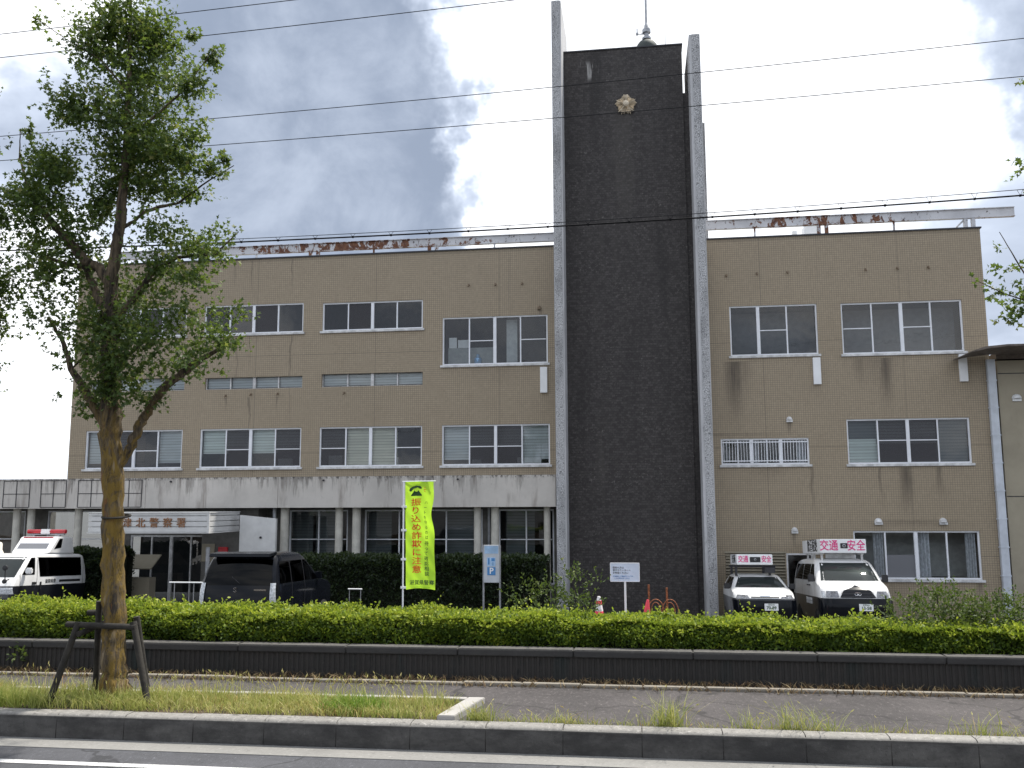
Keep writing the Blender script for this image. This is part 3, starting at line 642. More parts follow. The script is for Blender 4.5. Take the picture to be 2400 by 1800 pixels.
def street_tree(label, base, clusters, branches, ntw, seed, depth=.38, per=11, leaf=.047, topw=0):
    # clusters: (x, y, z, rx, ry, rz) relative to base
    r = np.random.default_rng(seed); root = thing('street_tree', label, 'tree', base, 0, 'street trees along the kerb')
    tb = B(); bb = B(); rr = random.Random(seed)
    for nm, pts in branches.items():
        tgt = tb if nm == 'trunk' else bb
        path = [Vector(p[:3]) for p in pts]; rad = [p[3] for p in pts]
        P2, R2 = [], []
        for i in range(len(path)-1):
            for k in range(7):
                f = k/7; q = path[i].lerp(path[i+1], f); j = .10*rad[i] if nm == 'trunk' else .25*rad[i]
                P2.append(q + Vector((rr.uniform(-j, j), rr.uniform(-j, j), 0))); R2.append((rad[i]*(1-f)+rad[i+1]*f)*rr.uniform(.95, 1.07))
        P2.append(path[-1]); R2.append(rad[-1])
        i0 = len(tgt.v); tgt.tube(P2, R2, 26 if nm == 'trunk' else 10)
        if nm == 'trunk':                   # ridged bark, root flare
            for q in range(i0, len(tgt.v)):
                v = Vector(tgt.v[q]); k = (q-i0)//26
                if k < len(P2):
                    c = P2[k]; an = math.atan2(v.y-c.y, v.x-c.x); s_ = 1 + .07*math.sin(an*5+v.z*1.4) + .06*math.sin(an*3-v.z*2.3) + .045*math.sin(an*11+v.z*3.1+math.sin(v.z*7)) + rr.uniform(-.045, .045)
                    if v.z < .22: s_ *= 1 + .28*(1-v.z/.22)*(.6+.4*math.sin(an*4))
                    tgt.v[q] = tuple(c + (v-c)*s_)
    tk = tb.obj('trunk', 'bark', root, smooth=60)
    if bb.v: bb.obj('branches', 'bark', root, smooth=60)
    cl = np.array(clusters); wt = (cl[:, 3]*cl[:, 5]*np.minimum(cl[:, 4], .3))**.66 + 6e-4
    if topw: wt = wt*np.where(cl[:, 2] > 4.85, topw, np.where(cl[:, 2] < 4.3, .60, 1.0))
    idx = r.choice(len(cl), ntw, p=wt/wt.sum())
    d = unit(r.normal(size=(ntw, 3))); rad = r.uniform(.02, 1, ntw)**.5
    st = cl[idx, :3] + np.clip(r.normal(0, .47, (ntw, 3)), -1.2, 1.2)*cl[idx, 3:6]; d = unit((st-cl[idx, :3])/cl[idx, 3:6] + r.normal(0, .35, (ntw, 3)))
    out = unit(d*np.array([1, .8, .8]) + np.array([0, 0, .45]) + r.normal(0, .35, (ntw, 3))); ln = (.11+r.gamma(1.6, .065, ntw))*np.minimum(1, .35+cl[idx, 3]*3)
    st = st - out*ln[:, None]*.45
    q = np.linspace(.05, 1, per)
    P = (st[:, None, :] + out[:, None, :]*(ln[:, None, None]*q[None, :, None])).reshape(-1, 3); m = len(P)
    ax = np.repeat(out, per, 0); tip = unit(ax*.5 + r.normal(0, .7, (m, 3)) + np.array([0, 0, -.35])); P = P + tip*.012
    nr = unit(r.normal(0, .55, (m, 3)) + np.array([0, 0, .75]))
    tone = np.clip(np.repeat(r.normal(.42, .17, ntw), per) + np.tile(q*.18, ntw) + r.normal(0, .17, m), 0, 1)
    V = leaves(P, tip, nr, leaf*r.uniform(.45, 1.35, m), LEAF3)
    np_mesh('crown', V, len(LEAF3), m, 'tree_leaf', tone, None, root)
    return root
r_ = random.Random(5)
base = (-4.9, TY, .19)
cls = []
for x, z, rx, rz in TREE_CL:
    ry = min(.5, max(.06, rx*1.1)); cls.append((x+4.9, r_.uniform(-.22, .22) if rx > .15 else r_.uniform(-.05, .05), z-.19, rx, ry, rz))
brs = {}
for nm, pts in TREE_BR.items():
    s_ = 0 if nm == 'trunk' else r_.uniform(-.25, .25)
    brs[nm] = [(x+4.9, s_*i/len(pts), z-.19, rad) for i, (x, z, rad) in enumerate(pts)]
street_tree('maple with mossy ochre trunk in the grass bed, held by a timber prop frame', base, cls, brs, 3900, 21, topw=1.7)
# neighbour at the left edge (mostly out of view)
cl2 = [(x*1.0, y, z, .42, .4, .34) for x, y, z in ((.52, 0, 4.0), (.40, .1, 3.7), (.3, 0, 4.45), (0, 0, 4.2), (-.4, .1, 4.0), (0, .2, 4.9), (.05, 0, 5.5), (-.3, 0, 5.2), (0, 0, 6.1), (-.5, .1, 3.5), (.1, .2, 3.4), (-.1, -.2, 3.8), (-.7, 0, 4.5))]
cl2 += [(.84, 0, 3.98, .22, .22, .20), (.82, 0, 3.62, .22, .2, .18), (.95, 0, 4.1, .12, .12, .12), (.80, 0, 3.22, .16, .15, .07), (.82, 0, 3.86, .13, .15, .12), (.70, 0, 3.1, .10, .1, .06), (.55, 0, 5.62, .1, .1, .06)]
br2 = {'trunk': [(0, 0, 0, .13), (.02, 0, .6, .11), (0, 0, 2.2, .10), (-.02, 0, 3.4, .07), (0, 0, 4.8, .04), (0, 0, 6.2, .012)],
       'b1': [(0, 0, 2.4, .05), (.25, 0, 3.0, .04), (.45, 0, 3.6, .03), (.75, 0, 3.9, .01)], 'b2': [(0, 0, 2.9, .05), (-.3, .1, 3.4, .04), (-.6, .1, 4.2, .02)]}
street_tree('maple left of the mossy trunked tree, only the fringe of its crown showing', (-7.25, TY, .19), cl2, br2, 1900, 33)
# neighbour at the right edge, twigs reaching in
cl3 = [(-.42, 0, 3.80, .10, .1, .10), (-.52, 0, 3.62, .11, .08, .06), (-.64, 0, 3.70, .08, .06, .04), (-.30, 0, 3.60, .12, .1, .10), (-.40, 0, 3.42, .10, .1, .06), (-.16, 0, 3.58, .14, .12, .14), (-.28, 0, 3.22, .07, .07, .05), (-.44, 0, 3.98, .06, .06, .05),
       (-.18, 0, 4.74, .10, .08, .06), (-.10, 0, 4.5, .12, .1, .14), (-.1, 0, 3.9, .1, .1, .1),
       (.3, 0, 4.3, .32, .4, .34), (.6, .1, 4.8, .4, .4, .34), (.4, 0, 5.4, .36, .4, .34), (.7, 0, 6.0, .36, .4, .34), (.9, 0, 3.9, .4, .4, .34), (1.2, 0, 4.6, .4, .4, .3), (.45, .1, 3.5, .32, .3, .26)]
br3 = {'trunk': [(.6, 0, 0, .13), (.6, 0, .6, .11), (.58, 0, 2.2, .10), (.6, 0, 3.4, .07), (.6, 0, 4.8, .04), (.6, 0, 6.2, .012)],
       'b1': [(.58, 0, 2.6, .05), (.3, 0, 3.1, .03), (0, 0, 3.45, .012), (-.25, 0, 3.72, .007), (-.45, 0, 4.15, .003)], 'b2': [(.1, 0, 3.4, .01), (-.2, 0, 3.5, .007), (-.45, 0, 3.6, .005), (-.66, 0, 3.72, .003)],
       'b3': [(.5, 0, 3.6, .04), (.1, 0, 4.3, .015), (-.1, 0, 4.6, .006), (-.18, 0, 4.74, .003)]}
street_tree('maple before the annex roof, only a few leafy twigs of it showing', (3.62, TY, .19), cl3, br3, 560, 44)

# stake frame around the tree
sf = thing('tree_support', 'dark weathered timber prop frame around the mossy street tree trunk', 'tree support', (-4.92, 8.12, .2))
def post(a, b_, r0=.030, nm='post'):
    q = B(); q.tube([Vector(a)-Vector((-4.92, 8.12, .2)), Vector(b_)-Vector((-4.92, 8.12, .2))], r0, 9); return q.obj(nm, 'stake_wood', sf, smooth=50)
post((-5.36, 7.86, .16), (-5.22, 8.06, .92)); post((-5.17, 8.32, .16), (-5.12, 8.22, 1.10)); post((-4.40, 7.93, .16), (-4.68, 8.08, .93)); post((-4.66, 8.38, .16), (-4.78, 8.30, .95))
post((-5.34, 8.065, .90), (-4.64, 8.06, .885), .028, 'crossbar'); post((-5.26, 8.26, .985), (-4.92, 8.335, .99), .028, 'crossbar'); post((-5.18, 8.00, .82), (-5.10, 8.38, .90), .026, 'crossbar')
q = B(); q.tube([Vector((.125*math.cos(a), .125*math.sin(a), 1.70+.015*math.sin(a))) + Vector((-4.98, 8.2, .2)) - Vector((-4.92, 8.12, .2)) for a in np.linspace(0, 6.4, 20)], .012, 5)
q.obj('rope', 'stake_wood', sf, smooth=60)

# ------------------------------------------------------------------ grass
def blades(name, label, xs, ys, z, h, mat, seed, width=.006, lean=.5, tone=None, heads=0):
    r = np.random.default_rng(seed); n = len(xs)
    base = np.stack([xs, ys, np.full(n, z)], 1); an = r.uniform(0, 6.28, n); ln = np.minimum(np.abs(r.normal(0, lean, n)), 1.1)
    d = np.stack([np.cos(an)*ln, np.sin(an)*ln, np.ones(n)], 1); sd = np.stack([-np.sin(an), np.cos(an), np.zeros(n)], 1)
    yawr = r.uniform(-1, 1, (n, 1)); sd = unit(sd*yawr + np.stack([np.cos(an), np.sin(an), 0*an], 1)*(1-np.abs(yawr))); wd = width*r.uniform(.5, 1.2, n)[:, None]
    hh = h[:, None]; mid = base + d*hh*.55; top = base + d*hh*np.array([1.5, 1.5, .95])
    V = np.concatenate([np.stack([base-sd*wd*.5, base+sd*wd*.5, mid+sd*wd*.4, mid-sd*wd*.4], 1), np.stack([mid-sd*wd*.4, mid+sd*wd*.4, top+sd*wd*.06, top-sd*wd*.06], 1)])
    t = tone if tone is not None else np.clip(r.normal(.5, .25, n), 0, 1)
    t = np.concatenate([t, np.clip(t+.06, 0, 1)])
    if heads:
        k = r.choice(np.where(h > np.quantile(h, .6))[0], heads); tp = top[k]; dd = unit(np.stack([d[k, 0]*1.6, d[k, 1]*1.6, np.ones(len(k))*.5], 1)); s2 = sd[k]; hl = r.uniform(.025, .05, len(k))[:, None]; hw = .006
        for s3 in (s2, np.cross(dd, s2)):
            V2 = np.stack([tp-dd*hl*.2, tp+s3*hw+dd*hl*.35, tp+dd*hl, tp-s3*hw+dd*hl*.35], 1); V = np.concatenate([V, V2]); t = np.concatenate([t, np.clip(r.normal(.8, .07, len(k)), 0, .95)])
    o = np_mesh(name, V.reshape(-1, 3), 4, len(V), mat, t)
    return tag(o, label, 'grass', None, 'stuff')
r = np.random.default_rng(77)
n = 21000
xs = r.uniform(-8.0, -1.66, n); ys = 7.75 + .66*r.beta(1.0, 1.0, n)
dn = wave(3, 6, 1, 7)(xs, ys*2); keep = r.uniform(0, 1, n) < np.clip(.70+.45*dn, .12, 1); xs, ys, dn = xs[keep], ys[keep], dn[keep]
left = np.clip((-3.9-xs)/1.2, 0, 1)
h = (.05+.07*r.beta(1.5, 3, len(xs)))*(1+.75*left)*(1+.35*dn); h = np.clip(h, .02, .3)
tone = np.clip(.62 - .16*left + .22*wave(9, 5, 1, 6)(xs, ys*3) + r.normal(0, .16, len(xs)), 0, 1)
blades('grass', 'dry yellow green grass in the bed around the tree', xs, ys, .205, h, 'grass_blade', 5, .007, .55, tone)
n = 1100
xs = np.concatenate([r.uniform(-8, -1.75, 800), r.uniform(-4.2, -1.75, 300)]); ys = r.uniform(7.85, 8.42, n)
blades('foxtail_grass', 'tall thin seeding grass stalks rising above the grass bed', xs, ys, .205, r.uniform(.06, .27, n), 'grass_blade', 6, .0075, .30, np.clip(r.normal(.6, .15, n), 0, .9), heads=430)
n = 900
xs = r.normal(-2.52, .13, n); ys = r.normal(8.0, .10, n); ok = (ys > 7.75) & (ys < 8.4); xs, ys = xs[ok], ys[ok]
blades('green_tuft', 'fresh bright green tuft in the middle of the dry grass bed', xs, ys, .205, r.uniform(.06, .16, len(xs)), 'green_blade', 8, .009, .6)
# weeds along the kerb on the right
cx = [(-1.36, .07, 240, .10), (-.95, .16, 90, .06), (-.62, .10, 70, .08), (.20, .07, 170, .17), (.05, .2, 60, .08), (1.18, .10, 110, .15), (1.42, .08, 60, .12), (.88, .10, 60, .11), (1.8, .2, 40, .07), (2.55, .12, 50, .10), (2.78, .10, 30, .13), (3.3, .2, 40, .08)]
X, Y, Hh_, T_ = [], [], [], []
for c, s_, k, hh in cx:
    X.append(r.normal(c, s_, k)); Y.append(7.75+np.abs(r.normal(0, .06, k))); Hh_.append(hh*r.uniform(.4, 1.7, k)); T_.append(np.clip(r.normal(.42, .22, k), 0, 1))
k = 1100; X.append(r.uniform(-1.4, 3.6, k)); Y.append(7.745+np.abs(r.normal(0, .07, k))); Hh_.append(r.uniform(.01, .05, k)); T_.append(np.clip(r.normal(.62, .25, k), 0, 1))
blades('weeds', 'scattered weeds sprouting along the back of the kerb beside the pavement', np.concatenate(X), np.concatenate(Y), .195, np.concatenate(Hh_), 'grass_blade', 9, .006, .6, np.concatenate(T_), heads=70)
k = 4200; X = r.uniform(-7.6, 5.5, k); Y = np.where(r.uniform(0, 1, k) < .7, r.uniform(9.36, 9.54, k), 9.26-np.abs(r.normal(0, .05, k)))
blades('dry_litter', 'dry grass and fallen leaf litter along the foot of the low wall', X, Y, .205, r.uniform(.01, .07, k), 'debris', 10, .012, 1.4, np.clip(r.normal(.6, .25, k), 0, 1))

# ------------------------------------------------------------------ the station building
PS = thing('police_station', 'three storey tan tiled police station with dark tower and stained entrance canopy', 'building', (0, 28, BASE))
PM = PS.matrix_world.copy()
class W(B):                                  # world-coordinate mesh parented to the building
    def part(s, name, mat, parent=None, **kw):
        o = s.obj(name, mat, **kw)
        o.parent = parent or PS
        return o
PS.location = (0, 0, 0)                      # mesh data below is written in place coordinates

def wall_holes(b, x0, x1, z0, z1, Y, holes, rev=.16):
    xs = sorted({x0, x1, *[h[0] for h in holes], *[h[1] for h in holes]}); zs = sorted({z0, z1, *[h[2] for h in holes], *[h[3] for h in holes]})
    xs = [x for x in xs if x0 <= x <= x1]; zs = [z for z in zs if z0 <= z <= z1]
    for xa, xb in zip(xs, xs[1:]):
        for za, zb in zip(zs, zs[1:]):
            cx_, cz = (xa+xb)/2, (za+zb)/2
            if any(h[0] < cx_ < h[1] and h[2] < cz < h[3] for h in holes): continue
            b.face([(xa, Y, za), (xb, Y, za), (xb, Y, zb), (xa, Y, zb)])
    for a, c, e, g in holes:
        b.face([(a, Y, e), (a, Y+rev, e), (a, Y+rev, g), (a, Y, g)]); b.face([(c, Y, e), (c, Y, g), (c, Y+rev, g), (c, Y+rev, e)])
        b.face([(a, Y, g), (c, Y, g), (c, Y+rev, g), (a, Y+rev, g)]); b.face([(a, Y, e), (a, Y+rev, e), (c, Y+rev, e), (c, Y, e)])

FR = 'aluminium'
def window(x0, x1, z0, z1, leaves_, thick=(), Y=28.0, sill=True, fw_=.045, mid=.46, widths=None, frame_mat=FR, top_bar=True, rec=.04, name='window'):
    """leaves_: one code per leaf: g glass, s screen with mid bar, m glass with mid bar, b/B/d/w blinds, f half frosted, c curtain, p papers"""
    n = len(leaves_); inn0, inn1 = x0+fw_, x1-fw_
    widths = widths or [1]*n; tot = sum(widths); edges = [inn0]
    for q in widths: edges.append(edges[-1]+(inn1-inn0)*q/tot)
    zs0 = z0+fw_; zs1 = z1-(fw_ if top_bar else .0)
    f = W(); ya, yb = Y+rec, Y+rec+.07
    f.box(x0, x1, ya, yb, z0, zs0)
    if top_bar: f.box(x0, x1, ya, yb, zs1, z1)
    f.box(x0, inn0, ya, yb, zs0, zs1); f.box(inn1, x1, ya, yb, zs0, zs1)
    for i in range(1, n):
        hw_ = .048 if i in thick else .020; y_ = ya-.012 if i in thick else ya+.006
        f.box(edges[i]-hw_, edges[i]+hw_, y_, yb, zs0, zs1)
    root = f.part(name, frame_mat)
    gl, scn, bl = W(), [], []
    extra = []
    def ex(k): q = W(); extra.append((k, q)); return q
    for i, c in enumerate(leaves_):
        a, e = edges[i]+.018, edges[i+1]-.018
        zm = zs0+(zs1-zs0)*mid
        if c in 'sm':
            f2 = ex('glazing_bar'); f2.box(a, e, ya+.012, yb-.01, zm-.014, zm+.014)
        if c in 'sS': q_ = W(); q_.face([(a, ya+.02, zs0), (e, ya+.02, zs0), (e, ya+.02, zs1), (a, ya+.02, zs1)]); scn.append(q_)
        gl.face([(a, ya+.045, zs0), (e, ya+.045, zs0), (e, ya+.045, zs1), (a, ya+.045, zs1)])
        yb_ = Y+.22
        if c in 'bBdwsS':
            key = {'b': 'blind_green', 'B': 'blind_grey', 'd': 'blind_dark', 'w': 'blind_warm', 's': 'blind_grey', 'S': None}[c]
            if key:
                low = zs0+(zs1-zs0)*{'b': .36, 'B': .12, 'd': .0, 'w': .0, 's': .45}[c]
                q_ = W(); q_.face([(a-.03, yb_, low), (e+.03, yb_, low), (e+.03, yb_, zs1+.05), (a-.03, yb_, zs1+.05)]); bl.append((key, q_))
        if c == 'f':
            ex('frosted_panel').face([(a, ya+.038, zs0), (e, ya+.038, zs0), (e, ya+.038, zm), (a, ya+.038, zm)])
        if c == 'h':                        # lower half blind
            q_ = W(); q_.face([(a-.03, yb_, zs0), (e+.03, yb_, zs0), (e+.03, yb_, zm+.06), (a-.03, yb_, zm+.06)]); bl.append(('blind_green', q_))
            q_ = W(); bl.append(('blind_dark', q_)); q_.face([(a-.03, yb_+.04, zm), (e+.03, yb_+.04, zm), (e+.03, yb_+.04, zs1), (a-.03, yb_+.04, zs1)])
        if c in 'cC':
            w_ = ex('curtain'); xa, xb = (a, a+(e-a)*.5) if c == 'c' else (e-(e-a)*.35, e)
            w_.grid(lambda u, v, xa=xa, xb=xb: (xa+(xb-xa)*u, yb_+.05*math.sin(u*26), zs0+(zs1-zs0)*v), 26, 1)
    gl.part('glass_pane', 'glass', root)
    for q in scn: q.part('insect_screen', 'insect_mesh', root)
    for k, q in bl: q.part('blind', k, root)
    for k, q in extra:
        q.part(k, {'glazing_bar': FR, 'frosted_panel': 'frosted_glass', 'curtain': 'curtain'}[k], root)
    if sill:
        s_ = W(); s_.box(x0-.06, x1+.06, Y-.06, Y+.05, z0-.075, z0-.003); s_.part('sill', 'aluminium_old', root, bevel=.006)
    return root

wl = [(-18.25, -14.82, 3.21, 4.48), (-14.21, -10.75, 3.21, 4.48), (-10.14, -6.76, 3.21, 4.48), (-6.12, -2.70, 3.21, 4.48),
      (-18.25, -14.85, 7.62, 8.60), (-14.22, -10.78, 7.62, 8.60), (-10.13, -6.77, 7.62, 8.56), (-6.12, -2.74, 6.39, 7.94),
      (-18.2, -14.83, 5.78, 6.20), (-14.11, -10.76, 5.78, 6.17), (-10.11, -6.76, 5.78, 6.20)]
wr = [(2.87, 5.46, 6.45, 8.0), (6.16, 9.62, 6.42, 7.98), (2.48, 5.05, 3.14, 3.93), (6.15, 9.61, 3.13, 4.46), (6.18, 9.67, -.20, 1.18), (4.25, 5.01, -1.2, .53), (2.5, 4.22, -.27, .55)]
PAR = 10.13
b = W(); wall_holes(b, -18.83, -2.0, 2.3, PAR, 28.0, wl)
b.face([(-18.83, 28, 2.3), (-18.83, 28, PAR), (-18.83, 40, PAR), (-18.83, 40, 2.3)])
wall_holes(b, 1.95, 10.28, BASE-.1, PAR, 28.0, wr)
b.face([(10.28, 28, BASE-.1), (10.28, 40, BASE-.1), (10.28, 40, PAR), (10.28, 28, PAR)])
b.face([(-18.83, 40, BASE), (-18.83, 40, PAR), (10.28, 40, PAR), (10.28, 40, BASE)])
b.part('wall', 'tile_tan')
b = W(); b.box(-18.87, -2.3, 27.96, 28.25, PAR, PAR+.045); b.box(2.2, 10.32, 27.96, 28.25, PAR, PAR+.045); b.part('parapet_cap', 'dark_metal')
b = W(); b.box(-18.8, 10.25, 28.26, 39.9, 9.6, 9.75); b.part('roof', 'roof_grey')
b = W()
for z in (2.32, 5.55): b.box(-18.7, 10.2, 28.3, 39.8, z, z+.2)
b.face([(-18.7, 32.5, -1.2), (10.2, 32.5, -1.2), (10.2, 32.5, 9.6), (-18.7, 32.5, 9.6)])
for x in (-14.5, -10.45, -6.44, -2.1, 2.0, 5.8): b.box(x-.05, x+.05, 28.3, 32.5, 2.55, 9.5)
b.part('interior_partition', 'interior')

# second floor row
window(*wl[0], 'BsmB', (2,)); window(*wl[1], 'bsbs', (2,)); window(*wl[2], 'swwm', (2,)); window(*wl[3], 'BssB', (2,))
window(*wl[4], 'ggSg', (2,)); window(*wl[5], 'SgSg', (2,)); window(*wl[6], 'gSgg', (2,))
window(*wl[7], 'gmgm', (2,), mid=.5)
for k in (8, 9, 10): window(*wl[k], 'BBBB', (2,), sill=False, fw_=.02, rec=.09, top_bar=False, frame_mat='aluminium_old')
window(*wr[0], 'gmg', (1,), mid=.5, widths=(.95, 1, 1)); window(*wr[1], 'mgmg', (2,), mid=.5)
g4 = window(*wr[2], 'cgcgC', (2, 4), fw_=.05, widths=(1, .9, 1, .9, 1.7))
window(*wr[3], 'hssd', (2,), mid=.52); window(*wr[4], 'CfcC', (2,), mid=.5)
window(*wr[5], 'g', (), sill=False, fw_=.05, frame_mat='aluminium_old', rec=.0)
b = W()                                       # security grille
x = 2.56
while x < 5.0:
    b.box(x-.007, x+.007, 28.015, 28.03, 3.22, 3.86); x += .085
b.box(2.53, 5.0, 28.012, 28.033, 3.24, 3.27); b.box(2.53, 5.0, 28.012, 28.033, 3.80, 3.83); b.part('security_grille', 'aluminium', g4)
lv = W()
z = -.25
while z < .53:
    lv.face([(2.5, 27.985, z), (4.22, 27.985, z), (4.22, 28.07, z+.07), (2.5, 28.07, z+.07)]); lv.face([(2.5, 27.985, z), (4.22, 27.985, z), (4.22, 27.985, z+.02), (2.5, 27.985, z+.02)]); z += .088
lv.box(2.47, 4.24, 27.98, 28.02, .53, .58); lv.face([(2.5, 28.08, -.27), (4.22, 28.08, -.27), (4.22, 28.08, .55), (2.5, 28.08, .55)]); lv.part('louvre', 'annex_wall')

# things seen through the glass
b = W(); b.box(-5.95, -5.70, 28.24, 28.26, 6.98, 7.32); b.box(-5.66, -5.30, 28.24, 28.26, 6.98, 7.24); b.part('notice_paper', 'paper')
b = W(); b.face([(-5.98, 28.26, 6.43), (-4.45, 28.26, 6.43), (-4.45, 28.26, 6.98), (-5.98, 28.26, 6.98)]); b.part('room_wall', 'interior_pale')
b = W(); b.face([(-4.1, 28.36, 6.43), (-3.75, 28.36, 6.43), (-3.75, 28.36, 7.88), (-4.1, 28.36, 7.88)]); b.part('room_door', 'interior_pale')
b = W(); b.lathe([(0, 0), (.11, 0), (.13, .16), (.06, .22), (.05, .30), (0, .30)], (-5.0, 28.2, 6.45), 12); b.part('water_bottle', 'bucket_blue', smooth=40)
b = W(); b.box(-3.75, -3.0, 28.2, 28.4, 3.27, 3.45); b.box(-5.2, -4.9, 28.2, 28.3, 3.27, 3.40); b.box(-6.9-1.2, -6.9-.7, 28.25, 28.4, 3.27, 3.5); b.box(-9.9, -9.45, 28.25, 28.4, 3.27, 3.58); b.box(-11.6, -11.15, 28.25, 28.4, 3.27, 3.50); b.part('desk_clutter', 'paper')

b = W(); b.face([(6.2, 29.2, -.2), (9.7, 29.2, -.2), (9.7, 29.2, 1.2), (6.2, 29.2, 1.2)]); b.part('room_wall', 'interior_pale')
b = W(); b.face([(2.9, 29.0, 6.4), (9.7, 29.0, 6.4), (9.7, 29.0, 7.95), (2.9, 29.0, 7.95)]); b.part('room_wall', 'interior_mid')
# roof-edge sign beams
for x0, x1, z0, z1, posts, pairs in ((-17.7, -2.45, 10.41, 10.69, (-12.62, -8.53, -4.48, -16.6), (-10.72, -10.46, -6.65, -6.41)), (2.25, 11.42, 10.55, 10.85, (3.77, 7.93), (5.71, 5.94, 10.01, 10.23))):
    b = W(); ya, yb = 28.28, 28.42
    b.box(x0, x1, ya, yb, z1-.02, z1); b.box(x0, x1, ya, yb, z0, z0+.02); b.box(x0, x1, ya+.045, ya+.075, z0+.02, z1-.02)
    bm_ = b.part('roof_beam', 'rusty_steel')
    b = W()
    for x in posts: b.box(x-.025, x+.025, 28.30, 28.36, 9.7, z0-.003)
    for x in pairs: b.box(x-.05, x+.05, 28.29, 28.41, 9.7, z0-.003)
    b.part('beam_post', 'rusty_steel', bm_)
    if x0 > 0:
        b = W(); b.tube([(9.55, 28.36, 10.1), (9.98, 28.36, 10.52)], .025, 6); b.part('brace', 'rusty_steel', bm_)
b = W(); b.prism([(5.66, 9.75), (5.76, 11.34), (6.19, 11.34), (6.25, 9.75)], 'y', 30.9, 31.4); b.lathe([(.05, 0), (.05, 1.3), (.09, 1.3), (.09, 1.42), (0, 1.46)], (5.44, 31, 9.75), 10); b.part('roof_unit', 'white_plain', smooth=40)

# spouts and vents
b = W()
def spout(x, z): b.tube([(x, 28.0, z+.03), (x, 27.93, z+.03), (x, 27.91, z-.03)], [.016, .018, .024], 6); b.lathe([(.0, 0), (.04, 0), (.04, -.012), (0, -.012)], (x, 27.995, z+.03), 8, 'y')
for x, z in ((2.82, 8.95), (3.74, 8.97), (4.65, 8.98), (6.94, 8.97), (7.86, 8.98), (8.75, 8.97), (-5.27, 8.95), (-4.4, 8.94), (-3.54, 8.94), (-13.37, 5.54), (-12.5, 5.57), (-11.58, 5.57), (-9.34, 5.55)):
    b = W(); spout(x, z); b.part('drain_spout', 'shelf_brown', smooth=50)
for x, z, s_ in ((4.51, 4.5, .09), (4.52, 1.21, .095), (6.9, 1.46, .11), (8.69, 1.46, .11), (-3.0, 8.2, .05)):
    b = W()                                   # dome hood: a quarter ball over an open mouth
    b.grid(lambda u, v, x=x, z=z, s_=s_: (x+s_*math.cos(math.pi*u)*math.cos(v*math.pi/2), 28.0-s_*1.25*math.sin(math.pi*u)*math.cos(v*math.pi/2), z-.03+s_*1.15*math.sin(v*math.pi/2)), 16, 8)
    b.prism([(x-s_, z-.10), (x+s_, z-.10), (x+s_, z-.028), (x-s_, z-.028)], 'y', 27.93, 27.998)
    b.part('vent_hood', 'aluminium_old' if s_ > .06 else 'shelf_brown', smooth=60)
for x, z in ((-2.87, 5.85), (5.37, 5.93), (9.52, 5.92)):
    b = W(); b.box(x-.11, x+.11, 27.9, 27.997, z-.41, z+.40); b.part('cable_box', 'white_plain', bevel=.006)
# small flat drip pipe at the right corner
b = W(); b.box(10.16, 10.38, 27.86, 27.995, BASE, 6.14)
for k in range(9): b.box(10.14, 10.40, 27.85, 27.995, -.9+k*.8, -.86+k*.8)
b.part('drain_pipe', 'pipe_white', bevel=.006)

# tower
T = W(); T.box(-2.22, 1.66, 27.8, 30.0, BASE, 16.53); tw = T.part('tower', 'tile_dark')
T = W(); T.box(1.662, 2.0, 27.86, 30.2, BASE, 14.93); T.part('side_bay', 'tile_dark', tw)
T = W(); T.box(-2.23, 1.69, 27.77, 30.02, 16.53, 16.57); T.part('tower_cap', 'dark_metal', tw)
def fin(x0, x1, yf, yb, zt, edges_):
    T = W(); T.box(x0, x1, yf, yb, BASE, zt); f = T.part('fin', 'fin_smooth', tw)
    T = W(); a, c = edges_; T.box(x0+a, x1-c, yf-.015, yf-.002, BASE, zt-.0); T.part('carved_strip', 'fin_carved', f)
fin(-2.42, -2.12, 26.9, 29.4, 17.84, (.015, .05)); fin(1.835, 2.165, 26.9, 29.7, 16.37, (.085, .03))
T = W(); T.box(2.28, 2.50, 30.2, 31.0, 9.7, 14.9); T.part('rear_fin', 'fin_carved', tw)
# emblem: five forked rays over five plain rays, domed centre
T = W(); ec = Vector((-.14, 27.8, 14.62)); Rr = .35
def ray(an, w0, w1, ln, fork, y0, y1):
    d = Vector((math.sin(an), 0, math.cos(an))); s_ = Vector((math.cos(an), 0, -math.sin(an)))
    up_ = Vector((0, -1, 0))
    pts = [s_*-w0, d*ln*.72+s_*-w1, d*ln+s_*-w1*.95, d*ln*(1-fork), d*ln+s_*w1*.95, d*ln*.72+s_*w1, s_*w0]
    i = len(T.v)
    for p in pts: T.v.append(tuple(ec+p+up_*y0))
    mids = [Vector((0, 0, 0)), d*ln*(1-fork)]
    for p in mids: T.v.append(tuple(ec+p+up_*y1))
    for q in ((i, i+1, i+8, i+7), (i+1, i+2, i+8), (i+2, i+3, i+8), (i+3, i+4, i+8), (i+4, i+5, i+8), (i+5, i+6, i+7, i+8)): T.f.append(q); T.mi.append(0)
for k in range(5): ray(math.pi+k*2*math.pi/5, .02, .05, Rr*.82, .14, .02, .085)
for k in range(5):
    ray(k*2*math.pi/5, .03, .078, Rr, .2, .03, .15)
    for s_ in (-.31, .31): ray(k*2*math.pi/5+s_, .015, .034, Rr*.88, .06, .025, .11)
T.lathe([(0, -.20), (.05, -.195), (.09, -.165), (.105, -.12), (.105, -.02)], ec, 16, 'y')
T.lathe([(0, -.02), (.16, -.02), (.18, -.001)], ec, 5, 'y', R(18), R(378))
T.part('emblem', 'emblem_stone', tw)
T = W(); T.lathe([(.37, -.5), (.37, 0), (.33, .13), (.25, .24), (.12, .31), (0, .33)], (.59, 29.0, 17.08), 20); T.part('siren_dome', 'copper_green', tw, smooth=50)
T = W(); c0 = (.59, 29.0, 17.36)
